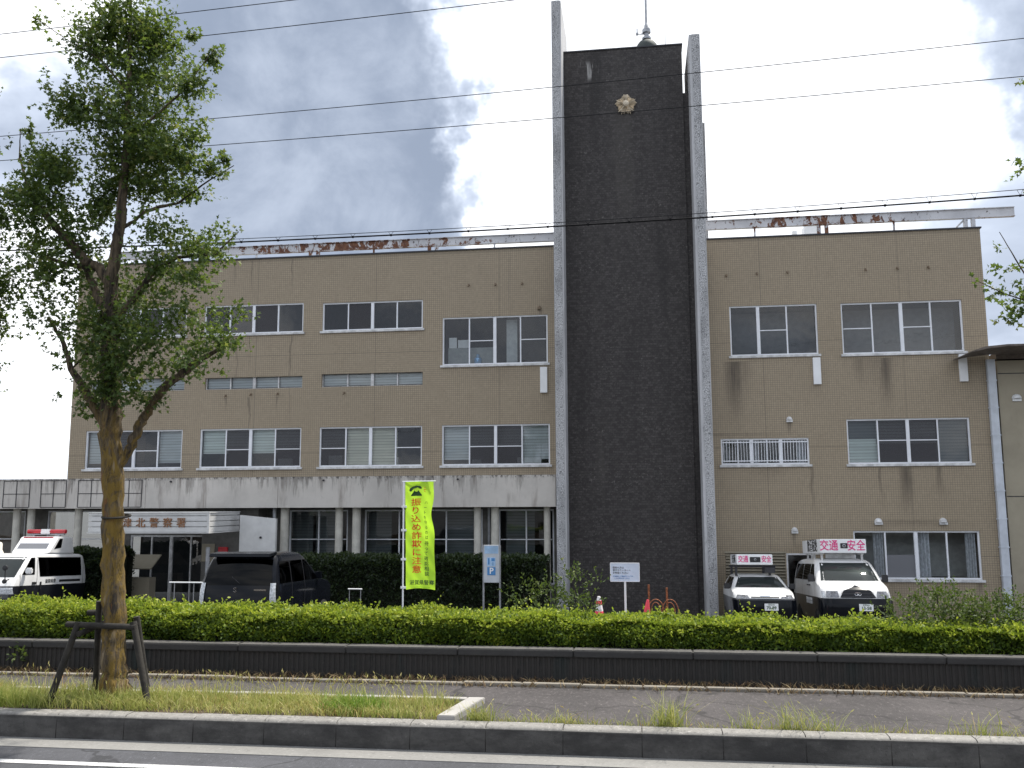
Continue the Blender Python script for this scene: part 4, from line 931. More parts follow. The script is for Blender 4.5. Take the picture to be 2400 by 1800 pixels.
T.lathe([(.08, 0), (.08, .05), (.15, .06), (.15, .13), (.08, .14), (.075, .28), (.14, .30), (.14, .42), (.09, .45), (.06, .6), (.04, .64), (.035, 2.6), (0, 2.6)], c0, 12)
T.tube([(.59, 29, 17.62), (.28, 28.9, 17.60)], .02, 6); T.tube([(.28, 28.9, 17.59), (.28, 28.9, 17.78)], .018, 6); T.box(.24, .32, 28.86, 28.94, 17.56, 17.62)
T.part('mast', 'grey_metal', tw, smooth=40)
T = W(); T.tube([(1.18, 28.4, 16.5), (1.18, 28.4, 17.4)], .010, 5); T.tube([(.95, 28.4, 16.68), (1.75, 28.4, 16.62)], .010, 5); T.part('aerial', 'grey_metal', tw)

# ground floor, left: canopy band and glazed front
gh = [(-25.5, -20.4, -.45, 1.84), (-19.6, -17.3, -.45, 1.84), (-16.6, -13.75, BASE, 1.05), (-11.15, -9.2, -.45, 1.84), (-8.65, -4.85, -.45, 1.84), (-4.35, -2.62, -.45, 1.84)]
b = W(); wall_holes(b, -26.0, -2.2, BASE-.1, 2.0, 28.2, gh, .12); b.face([(-26, 28.2, BASE), (-26, 28.2, 2.8), (-26, 38, 2.8), (-26, 38, BASE)]); b.part('front_wall', 'front_wall_grey')
window(*gh[0], 'mm', (), 28.2, sill=False, mid=.60, rec=.03); window(*gh[1], 'mm', (), 28.2, sill=False, mid=.60, rec=.03)
window(*gh[3], 'mm', (), 28.2, sill=False, mid=.60, rec=.03); window(*gh[4], 'mmmm', (2,), 28.2, sill=False, mid=.60, rec=.03, widths=(1.15, .72, .9, 1.2)); window(*gh[5], 'mm', (), 28.2, sill=False, mid=.60, rec=.03)
window(*gh[2], 'gggg', (2,), 28.2, sill=False, fw_=.06, rec=.03, name='entrance_door', frame_mat='aluminium_old')
b = W()
for x in (-10.9, -9.9, -8.3, -5.6, -3.7): b.face([(x-.45, 28.5, -.4), (x+.45, 28.5, -.4), (x+.45, 28.5, 1.8), (x-.45, 28.5, 1.8)])
b.part('office_blind', 'blind_dark')
# wall at right of the entrance
b = W(); b.box(-13.75, -11.9, 27.5, 28.19, BASE, 1.9); b.part('porch_side_wall', 'front_wall_grey')
b = W(); b.box(-13.15, -12.85, 27.40, 27.495, .42, .70); b.part('fire_alarm', 'red_plastic', bevel=.01)
b = W(); b.box(-13.72, -13.30, 27.46, 27.495, .25, .80); b.part('notice_case', 'annex_wall')
b = W(); b.prism([(-11.82, BASE), (-10.70, BASE), (-10.70, 1.60), (-11.82, 1.71)], 'y', 26.0, 26.12); wp = b.part('wing_wall', 'porch_white')
b = W(); b.lathe([(.0, 0), (.035, 0), (.035, .03), (0, .03)], (-11.15, 25.965, 1.05), 10, 'y'); b.part('wall_lamp', 'black_plastic', wp)
for x, rad, mt in ((-20.12, .12, 'cream_post'), (-19.61, .12, 'cream_post'), (-17.95, .12, 'cream_post'), (-11.32, .06, 'grey_metal'), (-10.98, .13, 'cream_post'), (-9.22, .12, 'cream_post'), (-8.66, .13, 'cream_post'), (-4.87, .11, 'cream_post'), (-4.33, .12, 'cream_post'), (-2.75, .1, 'cream_post'), (-22.4, .12, 'cream_post')):
    b = W(); b.lathe([(rad, 0), (rad, 1.93-BASE)], (x, 27.4, BASE), 14); b.part('column', mt, smooth=60)
for x in (-8.93, -8.84, -4.6):
    b = W(); b.lathe([(.04, 0), (.04, 1.93-BASE)], (x, 27.9, BASE), 8); b.part('downpipe', 'grey_metal', smooth=60)
b = W()
js = [-26, -15.45, -11.07, -6.73, -2.44]
for xa, xb in zip(js, js[1:]): b.box(xa+.008, xb-.008, 27.0, 27.99, 1.92, 2.865)
b.box(-26, -2.46, 27.02, 27.99, 1.95, 2.83)
cn = b.part('canopy', 'canopy_concrete')
b = W(); b.box(-26.05, -18.85, 28.0, 38, 2.6, 2.86); b.part('low_roof', 'roof_grey')
b = W()
for xa, xb in ((-20.36, -19.44), (-19.04, -18.17), (-17.75, -16.85), (-16.45, -15.58), (-21.7, -20.8)):
    xm = (xa+xb)/2
    for q in (xa, xm, xb): b.box(q-.012, q+.012, 26.988, 26.998, 1.97, 2.82)
    for z in (1.96, 2.39, 2.81): b.box(xa, xb, 26.989, 26.9985, z-.01, z+.01)
b.part('panel_joint', 'dark_metal', cn)
b = W()
for x in (-14.6, -9.6, -5.4): b.tube([(x, 27.0, 2.75), (x, 26.94, 2.75)], .03, 8)
b.part('scupper', 'dark_metal', cn)
# porch sign box
b = W(); px0, px1, py0, py1 = -15.8, -12.11, 24.6, 26.6
zz_ = [1.22, 1.245, 1.40, 1.555, 1.71, 1.80]
b.box(px0+.07, px1-.07, py0+.07, py1, 1.23, 1.79)
for za, zb in zip(zz_[1:], zz_[2:]):
    b.box(px0, px1, py0, py1, za+.011, zb-.011)
b.box(px0-.02, px1+.02, py0-.02, py1, 1.215, 1.245); b.box(px0-.02, px1+.02, py0-.02, py1, 1.79, 1.815); b.box(px1-.05, px1+.012, py0-.012, py0+.05, 1.246, 1.789)
pc = b.part('porch_canopy', 'porch_white')
for i, ch in enumerate('大津北警察署'):
    text('letter', ch, .29, 'text_copper', pc, (-15.0+.412*i, py0-.012, 1.50), depth=.012, bold=.002)
for x in (-15.5, -12.4):
    b = W(); b.lathe([(.06, 0), (.06, 2.5)], (x, 25.2, BASE), 12); b.part('porch_post', 'grey_metal', smooth=60)
# boxes inside the porch
b = W(); b.box(-16.2, -15.3, 27.2, 27.6, BASE, -.25); b.prism([(27.1, .05), (27.7, .45), (27.72, .42), (27.12, .02)], 'x', -16.3, -15.2); b.part('info_stand', 'annex_wall')

# ------------------------------------------------------------------ annex at the right
AN = thing('annex_building', 'plain beige annex with flat overhanging roof, joined to the tan tiled station', 'building', (0, 0, 0))
b = B(); b.box(10.45, 20, 27.95, 38, BASE-.1, 6.10); b.obj('wall', 'annex_wall', AN)
b = B()
for z in (5.72, 2.16): b.box(10.46, 20, 27.94, 27.948, z-.012, z+.012)
b.obj('wall_joint', 'dark_metal', AN)
b = B(); b.prism([(9.25, 6.14), (9.7, 6.23), (10.2, 6.28), (20, 6.28), (20, 6.335), (10.2, 6.335), (9.6, 6.285), (9.25, 6.165)], 'y', 26.4, 27.94)
b.box(10.45, 20, 27.945, 38, 6.15, 6.334); b.obj('roof', 'roof_brown', AN)
b = B(); b.grid(lambda u, v: (10.92+.13*math.cos(math.pi*u)*math.cos(v*math.pi/2), 27.95-.16*math.sin(math.pi*u)*math.cos(v*math.pi/2), 4.98+.13*math.sin(v*math.pi/2)), 16, 8); b.box(10.8, 11.04, 27.90, 27.948, 4.90, 4.98); b.obj('vent_hood', 'white_plain', AN, smooth=60)

# ------------------------------------------------------------------ dark planting in front of the station
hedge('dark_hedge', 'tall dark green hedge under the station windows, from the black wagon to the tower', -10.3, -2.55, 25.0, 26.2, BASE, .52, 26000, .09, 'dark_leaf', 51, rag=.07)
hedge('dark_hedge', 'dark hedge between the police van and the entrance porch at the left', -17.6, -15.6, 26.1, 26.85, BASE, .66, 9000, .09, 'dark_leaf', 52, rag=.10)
shrub('loose_shrub', 'loose feathery shrub standing above the hedge at the foot of the left tower fin', (-.98, 11.25, .05), [(-.45, 0, .85, .22, .2, .13), (-.15, 0, .80, .25, .2, .17), (.15, 0, .95, .16, .2, .22), (.28, 0, .75, .22, .2, .18), (.45, 0, .95, .10, .1, .08), (.05, .1, .6, .4, .25, .25)], 240, .038, 'shrub_leaf', 61)
shrub('loose_shrub', 'untidy taller shrub rising above the right end of the clipped hedge', (3.15, 10.5, .40), [(-.35, 0, .40, .28, .25, .12), (-.05, 0, .50, .22, .25, .18), (.20, 0, .48, .25, .25, .16), (.55, 0, .42, .28, .25, .14), (.95, 0, .42, .3, .25, .14), (.0, 0, .62, .05, .05, .07), (.6, -.1, .36, .5, .3, .16), (.3, -.3, .25, .9, .2, .2), (-.1, -.25, .34, .5, .2, .14)], 760, .036, 'shrub_leaf', 62)
shrub('wall_weed', 'small leafy weed growing on the face of the low wall at far left', (-7.0+.18, 9.48, .2), [(0, 0, .16, .05, .04, .07)], 14, .05, 'shrub_leaf', 63, 'weed', tl=.08, per=4)

# ------------------------------------------------------------------ vehicles
def ey(x, y0, bow, r_, w_):
    a = abs(x); c = max(0.0, (a-(w_-r_))/r_) if r_ > 0 else 0
    return bow*(a/w_)**2 + r_*(1-math.sqrt(max(0.0, 1-min(1, c)**2)))
class Car:
    # body lofted from plan outlines stacked in height; front looks to -y
    def __init__(s, prof): s.p = prof       # (z, front y, rear y, half width, front corner r, rear corner r, bow)
    def at(s, z):
        p = s.p
        for a, c in zip(p, p[1:]):
            if a[0] <= z <= c[0]:
                f = (z-a[0])/(c[0]-a[0]); return [a[i]*(1-f)+c[i]*f for i in range(7)]
        return p[-1] if z > p[-1][0] else p[0]
    def front(s, x, z): q = s.at(z); return q[1]+ey(x, 0, q[6], q[4], q[3])
    def rear(s, x, z): q = s.at(z); return q[2]-ey(x, 0, q[6]*.6, q[5], q[3])
    def ring(s, q, n=14, k=8):
        z, yf, yr, w_, rf, rr, bow = q; pts = []
        xs = [w_*math.sin(math.pi/2*(-1+2*i/n)) for i in range(n+1)]
        pts += [(x, yf+ey(x, 0, bow, rf, w_), z) for x in xs]
        a, c = yf+bow+rf, yr-bow*.6-rr
        pts += [(w_, a+(c-a)*i/k, z) for i in range(1, k)]
        pts += [(x, yr-ey(x, 0, bow*.6, rr, w_), z) for x in xs[::-1]]
        pts += [(-w_, c+(a-c)*i/k, z) for i in range(1, k)]
        return pts
    def body(s, mat, parent, name='body', sharp=28):
        b = B(); rings = [s.ring(q) for q in s.p]; m = len(rings[0])
        for rg in rings: b.v += rg
        for i in range(len(rings)-1):
            for j in range(m):
                k = (j+1) % m; b.f.append((i*m+j, i*m+k, (i+1)*m+k, (i+1)*m+j)); b.mi.append(0)
        b.f.append(tuple(range(m))); b.f.append(tuple((len(rings)-1)*m+j for j in range(m))); b.mi += [0, 0]
        return b.obj(name, mat, parent, smooth=sharp)
    def fpatch(s, b, z0, z1, l0, r0, l1, r1, off=.006, nu=12, nv=6):   # patch on the front
        def fn(u, v):
            z = z0+(z1-z0)*v; l, r_ = l0+(l1-l0)*v, r0+(r1-r0)*v; x = l+(r_-l)*u; return (x, s.front(x, z)-off, z)
        b.grid(fn, nu, nv)
    def rpatch(s, b, z0, z1, l0, r0, l1, r1, off=.006, nu=12, nv=6):
        def fn(u, v):
            z = z0+(z1-z0)*v; l, r_ = l0+(l1-l0)*v, r0+(r1-r0)*v; x = l+(r_-l)*u; return (x, s.rear(x, z)+off, z)
        b.grid(fn, nu, nv)
    def spatch(s, b, sd, z0, z1, a0, c0, a1, c1, off=.006, nu=8, nv=6):
        def fn(u, v):
            z = z0+(z1-z0)*v; y = (a0+(a1-a0)*v)+((c0+(c1-c0)*v)-(a0+(a1-a0)*v))*u; return (sd*(s.at(z)[3]+off), y, z)
        b.grid(fn, nu, nv)
def seams(car_, root, z0, z1, ys):
    for sd in (-1, 1):
        for y in ys:
            b = B(); car_.spatch(b, sd, z0, z1, y-.006, y+.006, y-.006, y+.006, .0035, 1, 10); b.obj('door_seam', 'black_plastic', root)
def arches(car_, root, ys, rad):
    for sd in (-1, 1):
        for y in ys:
            b = B(); b.lathe([(0, 0), (rad*1.16, 0), (rad*1.16, .02), (0, .02)], (sd*(car_.at(.5)[3]+.004)-.01, y, rad), 28, 'x', 0, 2*math.pi); b.obj('wheel_arch', 'rubber', root)
def wheels(root, xs, ys, rad):
    for x in xs:
        for y in ys:
            sg = 1 if x > 0 else -1
            b = B(); b.lathe([(rad*.62, -.09), (rad*.93, -.09), (rad, -.05), (rad, .05), (rad*.93, .09), (rad*.62, .09)], (x, y, rad), 24, 'x'); wh = b.obj('wheel', 'rubber', root, smooth=40)
            b = B(); b.lathe([(0, sg*.06), (rad*.2, sg*.07), (rad*.55, sg*.05), (rad*.63, sg*.085)], (x, y, rad), 24, 'x'); b.obj('rim', 'grey_metal', wh, smooth=40)
def plate(root, x, y, z, t1, t2, w_=.33, h_=.165, col='text_green'):
    b = B(); b.box(x-w_/2, x+w_/2, y-.012, y, z-h_/2, z+h_/2); pl_ = b.obj('licence_plate', 'white_plain', root, bevel=.004)
    text('plate_text', t2, h_*.62, col, pl_, (x, y-.013, z-h_*.12), depth=.001, bold=.003); text('plate_text', t1, h_*.28, col, pl_, (x, y-.013, z+h_*.33), depth=.001)

# --- white and black police minivan, right
V = thing('police_van', 'white and black police minivan with tall traffic safety sign on its roof', 'van', (5.18, 23.3, LOT))
V.rotation_euler = (R(-3.4), 0, 0); V.location.z = LOT+.055
two_tone('livery_van', .93)
van = Car([(.22, .06, 4.22, .74, .12, .1, .06), (.40, .01, 4.28, .80, .14, .1, .06), (.62, 0, 4.3, .82, .15, .1, .06), (.80, .0, 4.3, .825, .15, .1, .06), (.93, .02, 4.3, .825, .16, .1, .07), (1.02, .06, 4.3, .825, .18, .1, .08),
           (1.12, .11, 4.3, .82, .2, .1, .09), (1.19, .20, 4.3, .815, .2, .1, .10), (1.26, .42, 4.29, .81, .2, .1, .10), (1.32, .64, 4.28, .80, .2, .1, .10), (1.55, .93, 4.22, .76, .2, .1, .09), (1.72, 1.18, 4.15, .72, .2, .12, .08),
           (1.79, 1.31, 4.1, .69, .2, .14, .08), (1.84, 1.46, 4.0, .65, .2, .2, .08), (1.87, 1.65, 3.85, .58, .2, .2, .08), (1.885, 1.95, 3.6, .45, .15, .15, .05)])
van.body('livery_van', V)
b = B(); van.fpatch(b, 1.335, 1.775, -.70, .70, -.60, .60, .008); b.obj('windscreen', 'car_glass', V, smooth=60)
def side_windows(car_, root, z0, z1, spans):
    for sd in (-1, 1):
        for q in spans:
            b = B(); car_.spatch(b, sd, z0, z1, *q); b.obj('side_window', 'car_glass_dark', root, smooth=60)
side_windows(van, V, 1.33, 1.74, ((1.00, 1.72, 1.42, 1.72), (1.80, 2.72, 1.80, 2.72), (2.80, 3.95, 2.80, 3.86)))
b = B(); van.rpatch(b, 1.33, 1.74, -.66, .66, -.58, .58); b.obj('rear_window', 'car_glass_dark', V, smooth=60)
b = B(); van.fpatch(b, .945, 1.115, -.40, .44, -.30, .34, .020); van.fpatch(b, 1.115, 1.19, -.30, .34, -.08, .12, .020); van.fpatch(b, 1.19, 1.235, -.08, .12, .015, .025, .018)
gr = b.obj('grille', 'black_paint', V, smooth=40)
b = B()
for z in (.97, 1.005, 1.04, 1.075): van.fpatch(b, z, z+.010, -.36, .40, -.36, .40, .030, 12, 1)
b.obj('grille_bar', 'dark_metal', gr)
b = B()
for sx in (-1, 1): b.lathe([(.030, -.006), (.042, -.010), (.045, 0)], (.02+sx*.035, van.front(.02, 1.03)-.028, 1.03), 14, 'y')
b.lathe([(.022, -.006), (.030, -.010), (.033, 0)], (.02, van.front(.02, 1.02)-.030, 1.045), 14, 'y'); b.obj('front_badge', 'chrome', gr)
for sx in (-1, 1):
    b = B(); l, r0 = (-.72, -.42) if sx < 0 else (.46, .74); van.fpatch(b, .95, 1.10, l, r0, l+.02, r0-.02, .016); hl = b.obj('headlight', 'lamp_dark', V, smooth=50)
    b = B(); cx_ = (l+r0)/2+sx*-.03; b.lathe([(.05, -.002), (.06, -.014), (.068, 0)], (cx_, van.front(cx_, 1.02)-.018, 1.02), 16, 'y'); b.obj('reflector', 'chrome', hl)
    b = B(); l2, r2 = (-.80, -.73) if sx < 0 else (.75, .80); van.fpatch(b, .95, 1.09, l2, r2, l2, r2, .016, 4, 3); b.obj('indicator', 'lamp_clear', V)
b = B()
b.grid(lambda u, v: ((-.84+1.68*u), van.front(max(-.82, min(.82, -.84+1.68*u)), .62)-.05-.02*math.sin(v*math.pi), .42+.50*v), 20, 8); b.grid(lambda u, v: ((-.84+1.68*u), van.front(max(-.82, min(.82, -.84+1.68*u)), .62)-.05+.15*v, .92), 20, 1); b.obj('bumper', 'black_paint', V, smooth=40)
plate(V, .17, -.062, .72, '滋賀800', '13-58')
for sx in (-1, 1):
    b = B(); b.box(sx*.90-.07, sx*.90+.07, .92, 1.02, 1.30, 1.48); b.tube([(sx*.80, 1.02, 1.32), (sx*.90, .98, 1.34)], .02, 6); b.obj('wing_mirror', 'black_plastic', V, bevel=.02)
for y in (1.60, 1.86):
    b = B(); b.box(-.845, -.828, y-.07, y+.07, 1.19, 1.22); b.obj('door_handle', 'black_plastic', V)
text('side_lettering', '滋賀県警察', .17, 'white_plain', V, (-.832, 1.75, .80), (math.pi/2, 0, -math.pi/2), depth=.002, bold=.003)
wheels(V, (-.74, .74), (.75, 3.4), .30)
b = B(); b.box(-.6, .6, .9, 1.5, .5, 1.3); b.box(-.5, -.1, 1.5, 1.7, .7, 1.5); b.box(.1, .5, 1.5, 1.7, .7, 1.5); b.obj('interior', 'car_seat', V)
b = B(); b.face([(-.55, .90, 1.335), (-.22, .90, 1.335), (-.30, 1.05, 1.38), (-.50, 1.05, 1.38)]); b.obj('dash_paper', 'dash_paper', V)
b = B(); b.tube([(-.5, .70, 1.348), (.1, .78, 1.375)], .008, 5); b.tube([(-.05, .70, 1.34), (.55, .80, 1.36)], .008, 5); b.obj('wiper', 'black_plastic', V)
seams(van, V, .45, 1.76, (.95, 1.76, 2.76)); arches(van, V, (.75, 3.4), .30)
# roof sign of the van
b = B(); b.box(-.56, .58, 1.30, 3.95, 2.02, 2.375); sg = b.obj('roof_sign', 'white_plain', V, bevel=.01)
text('sign_text', '交通', .29, 'text_red', sg, (-.345, 1.294, 2.195), depth=.002, bold=.0025, sx=.80); text('sign_text', '安全', .29, 'text_red', sg, (.33, 1.294, 2.195), depth=.002, bold=.0025, sx=.78)
b = B(); b.box(-.06, .12, 1.285, 1.299, 2.14, 2.27); b.obj('speaker', 'black_plastic', sg, bevel=.02)
b = B(); b.lathe([(.02, -.012), (.05, 0)], (.03, 1.286, 2.205), 12, 'y'); b.obj('speaker_horn', 'grey_metal', sg)
text('sign_text', '飲酒根絶', .36, 'text_black', sg, (-.562, 2.45, 2.195), (math.pi/2, 0, -math.pi/2), depth=.002, bold=.005)
b = B()
for x in (-.50, .50):
    for y in (1.5, 2.5, 3.5): b.box(x-.025, x+.025, y-.025, y+.025, 1.82, 2.02)
    b.box(x-.03, x+.03, 1.4, 3.65, 1.985, 2.018)
b.box(-.35, .35, 1.75, 1.8, 1.885, 2.01); b.obj('roof_rack', 'aluminium_old', V)

# --- small white and black patrol car
S = thing('patrol_car', 'small white and black patrol hatchback with low traffic safety sign on its roof', 'car', (3.03, 23.4, LOT))
S.rotation_euler = (R(-3.4), 0, 0); S.location.z = LOT+.05
two_tone('livery_car', .90)
car = Car([(.20, .08, 3.3, .66, .15, .1, .10), (.36, .02, 3.36, .72, .18, .1, .10), (.60, 0, 3.4, .74, .2, .1, .10), (.78, .01, 3.4, .75, .2, .1, .11), (.88, .05, 3.4, .75, .2, .1, .12), (.97, .12, 3.4, .745, .2, .1, .13), (1.03, .24, 3.4, .74, .2, .1, .13), (1.08, .55, 3.39, .73, .2, .1, .12), (1.13, .86, 3.38, .72, .18, .1, .11),
           (1.26, 1.12, 3.3, .66, .16, .1, .10), (1.38, 1.38, 3.2, .60, .16, .12, .09), (1.43, 1.52, 3.1, .56, .16, .15, .08), (1.46, 1.68, 3.0, .50, .16, .16, .07), (1.475, 1.95, 2.8, .40, .12, .12, .05)])
car.body('livery_car', S)
b = B(); car.fpatch(b, 1.145, 1.40, -.63, .63, -.49, .49, .008); b.obj('windscreen', 'car_glass', S, smooth=60)
side_windows(car, S, 1.14, 1.39, ((1.12, 1.95, 1.55, 1.95), (2.02, 2.9, 2.02, 2.75)))
b = B(); car.rpatch(b, 1.14, 1.38, -.6, .6, -.5, .5); b.obj('rear_window', 'car_glass_dark', S, smooth=60)
for sx in (-1, 1):
    b = B(); car.fpatch(b, .885, .985, *((-.70, -.36, -.66, -.42) if sx < 0 else (.36, .70, .42, .66)), .014); hl = b.obj('headlight', 'lamp_dark', S, smooth=50)
    b = B(); b.lathe([(.03, -.004), (.042, -.012), (.046, 0)], (sx*.52, car.front(.52, .935)-.014, .935), 14, 'y'); b.obj('reflector', 'chrome', hl)
b = B(); car.fpatch(b, .92, .945, -.34, .34, -.34, .34, .010, 12, 1); b.obj('grille', 'black_plastic', S)
b = B(); car.fpatch(b, .945, .965, -.12, .12, -.12, .12, .014, 6, 1); b.obj('front_badge', 'chrome', S)
b = B(); b.grid(lambda u, v: (-.76+1.52*u, car.front(max(-.74, min(.74, -.76+1.52*u)), .6)-.035-.015*math.sin(v*math.pi), .38+.48*v), 20, 8); b.obj('bumper', 'black_paint', S, smooth=40)
plate(S, .12, -.048, .70, '滋賀580', '70-89')
for sx in (-1, 1):
    b = B(); b.box(sx*.82-.07, sx*.82+.07, 1.12, 1.2, 1.10, 1.24); b.tube([(sx*.72, 1.2, 1.13), (sx*.82, 1.17, 1.14)], .02, 6); b.obj('wing_mirror', 'black_plastic', S, bevel=.02)
wheels(S, (-.66, .66), (.6, 2.75), .27)
b = B(); b.box(-.55, .55, 1.0, 1.5, .5, 1.12); b.box(-.5, -.1, 1.6, 1.75, .6, 1.3); b.box(.1, .5, 1.6, 1.75, .6, 1.3); b.obj('interior', 'car_seat', S)
b = B(); b.face([(-.38, 1.06, 1.15), (-.16, 1.06, 1.15), (-.18, 1.14, 1.175), (-.36, 1.14, 1.175)]); b.obj('dash_paper', 'dash_paper', S)
b = B(); b.box(-.52, .40, 1.40, 3.1, 1.71, 1.98); sg = b.obj('roof_sign', 'white_plain', S, bevel=.01)
text('sign_text', '交通', .185, 'text_red', sg, (-.355, 1.394, 1.845), depth=.002, bold=.0015, sx=.72); text('sign_text', '安全', .185, 'text_red', sg, (.24, 1.394, 1.845), depth=.002, bold=.0015, sx=.70)
b = B(); b.box(-.18, .09, 1.385, 1.399, 1.775, 1.91); b.obj('speaker', 'black_plastic', sg, bevel=.02)
b = B(); b.lathe([(.015, -.012), (.035, 0)], (-.045, 1.387, 1.845), 12, 'y'); b.obj('speaker_horn', 'grey_metal', sg)
text('sign_text', '安全運転', .24, 'text_black', sg, (-.522, 2.2, 1.845), (math.pi/2, 0, -math.pi/2), depth=.002, bold=.004)
b = B()
for y in (1.55, 2.8): b.box(-.60, .48, y-.03, y+.03, 1.64, 1.695); b.box(-.56, -.50, y-.04, y+.04, 1.42, 1.64); b.box(.30, .36, y-.04, y+.04, 1.44, 1.64)
b.box(-.60, .50, 1.42, 1.50, 1.69, 1.706); b.box(.20, .46, 1.44, 1.56, 1.5, 1.64); b.obj('roof_rack', 'dark_metal', S)

seams(car, S, .40, 1.40, (1.05, 1.985)); arches(car, S, (.6, 2.75), .27)

# --- police van at the far left
K = thing('police_van', 'white and black police box van with red light bar on a raised roof cabin', 'van', (-17.40, 22.5, LOT))
K.rotation_euler = (R(-3.2), 0, 0); K.location.z = LOT+.10
two_tone('livery_box', 1.07)
kv = Car([(.22, .06, 3.35, .70, .12, .06, .05), (.5, 0, 3.38, .77, .14, .06, .05), (1.0, .0, 3.4, .78, .14, .06, .05), (1.07, .03, 3.4, .78, .14, .06, .05), (1.22, .10, 3.4, .78, .14, .06, .05), (1.32, .20, 3.39, .775, .14, .06, .05), (1.55, .42, 3.35, .76, .14, .07, .05), (1.80, .66, 3.28, .74, .14, .08, .05), (1.88, .78, 3.25, .72, .14, .10, .05), (1.92, .95, 3.18, .67, .14, .12, .05), (1.94, 1.15, 3.0, .55, .1, .1, .05)])
kv.body('livery_box', K)
b = B(); kv.fpatch(b, 1.30, 1.84, -.70, .70, -.64, .64, .008); b.obj('windscreen', 'car_glass', K, smooth=60)
b = B(); kv.spatch(b, 1, 1.36, 1.82, .42, .95, .78, .95); b.obj('front_window', 'car_glass_dark', K, smooth=60)
b = B(); kv.spatch(b, 1, 1.30, 1.83, 1.18, 3.10, 1.08, 3.05); b.obj('side_window', 'car_glass_dark', K, smooth=60)
b = B(); kv.spatch(b, 1, 1.135, 1.20, 2.05, 3.05, 2.05, 3.05); b.obj('side_rail', 'black_plastic', K)
text('side_lettering', '滋賀県警', .12, 'text_black', K, (.786, 1.66, 1.165), (math.pi/2, 0, math.pi/2), depth=.002)
b = B(); b.box(.78, .80, .86, 1.02, 1.09, 1.16); b.obj('door_handle', 'black_plastic', K)
b = B(); b.box(.78, .80, 1.20, 1.25, .95, 1.16); b.obj('door_latch', 'black_plastic', K)
b = B(); b.box(.80, .98, .48, .60, 1.38, 1.55); b.obj('wing_mirror', 'white_paint', K, bevel=.03)
b = B(); b.tube([(.62, .12, 1.25), (.66, -.08, 1.20), (.66, -.10, 1.35), (.62, -.06, 1.52)], .016, 6); b.lathe([(0, -.03), (.07, -.02), (.07, .02), (0, .03)], (.62, -.07, 1.55), 12, 'y'); b.lathe([(0, -.03), (.06, -.02), (.06, .02), (0, .03)], (.66, -.10, 1.20), 12, 'y'); b.obj('fender_mirror', 'black_plastic', K, smooth=50)
for sx in (-1, 1):
    b = B(); kv.fpatch(b, .86, 1.03, *((-.76, -.46, -.74, -.46) if sx < 0 else (.46, .775, .46, .76)), .012); b.obj('headlight', 'lamp_clear', K, smooth=50)
wheels(K, (-.70, .70), (.6, 2.85), .28)
b = B(); b.box(-.6, .6, .6, 1.1, .6, 1.28); b.box(-.55, .55, 1.15, 1.3, .6, 1.6); b.obj('interior', 'car_seat', K)
seams(kv, K, .40, 1.84, (.36, 1.06, 3.18)); arches(kv, K, (.6, 2.85), .28)
# raised roof cabin
b = B(); b.prism([(1.55, 1.93), (1.95, 2.42), (2.62, 2.42), (2.80, 1.93)], 'x', -.47, .70); cab = b.obj('roof_cabin', 'white_paint', K, bevel=.03)
b = B(); b.face([(-.38, 1.652, 2.06), (.58, 1.652, 2.06), (.58, 1.895, 2.362), (-.38, 1.895, 2.362)]); b.obj('cabin_windscreen', 'canopy_glass', cab)
b = B(); b.face([(-.36, 1.656, 2.07), (.56, 1.656, 2.07), (.56, 1.892, 2.354), (-.36, 1.892, 2.354)]); b.obj('cabin_interior', 'frosted_glass', cab)
b = B(); b.face([(.707, 1.80, 2.06), (.707, 2.12, 2.10), (.707, 2.16, 2.36), (.707, 2.02, 2.36)]); b.obj('cabin_window', 'car_glass_dark', cab)
b = B(); b.box(-.36, .56, 1.90, 1.94, 2.385, 2.41); b.obj('brake_lamp', 'red_plastic', cab)
b = B(); yb_ = 2.28
b.tube([(-.50, yb_, 2.57), (-.05, yb_, 2.57)], [.062, .062], 14); b.tube([(.22, yb_, 2.57), (.70, yb_, 2.57)], [.062, .062], 14); lb = b.obj('light_bar', 'red_lamp', K, smooth=50)
b = B(); b.box(-.06, .23, yb_-.075, yb_+.075, 2.50, 2.64); b.obj('siren_box', 'white_paint', lb, bevel=.015)
b = B(); b.box(-.46, .66, yb_-.04, yb_+.04, 2.475, 2.502)
for x in (-.3, .5): b.box(x-.03, x+.03, yb_-.03, yb_+.03, 2.42, 2.475)
b.obj('bar_base', 'grey_metal', lb)
b = B(); b.lathe([(.16, 0), (.13, .06), (.09, .14), (.085, .30), (.05, .34), (0, .35)], (-.42, .98, 1.90), 16); b.obj('roof_beacon', 'cream_post', K, smooth=50)

# --- black wagon, rear towards the street
G = thing('parked_wagon', 'tall black family wagon parked rear towards the street behind the hedge', 'car', (-7.69, 16.8, -.577))
G.rotation_euler = (R(-1.6), 0, 0)
wg = Car([(0.2, 0.1, 3.3, 0.71, 0.14, 0.2, 0.05), (0.36, 0.03, 3.36, 0.774, 0.14, 0.2, 0.05), (0.6, 0.0, 3.4, 0.79, 0.12, 0.2, 0.05), (0.9, 0.02, 3.38, 0.79, 0.1, 0.2, 0.05), (1.0, 0.04, 3.2, 0.785, 0.1, 0.2, 0.05), (1.06, 0.055, 2.75, 0.779, 0.1, 0.15, 0.05), (1.14, 0.07, 2.5, 0.763, 0.1, 0.12, 0.05), (1.35, 0.14, 2.15, 0.726, 0.1, 0.12, 0.05), (1.54, 0.24, 1.85, 0.683, 0.12, 0.12, 0.05), (1.62, 0.3, 1.7, 0.645, 0.14, 0.12, 0.05), (1.655, 0.42, 1.55, 0.581, 0.14, 0.12, 0.05), (1.67, 0.62, 1.35, 0.451, 0.12, 0.1, 0.04)])
wg.body('black_paint', G)
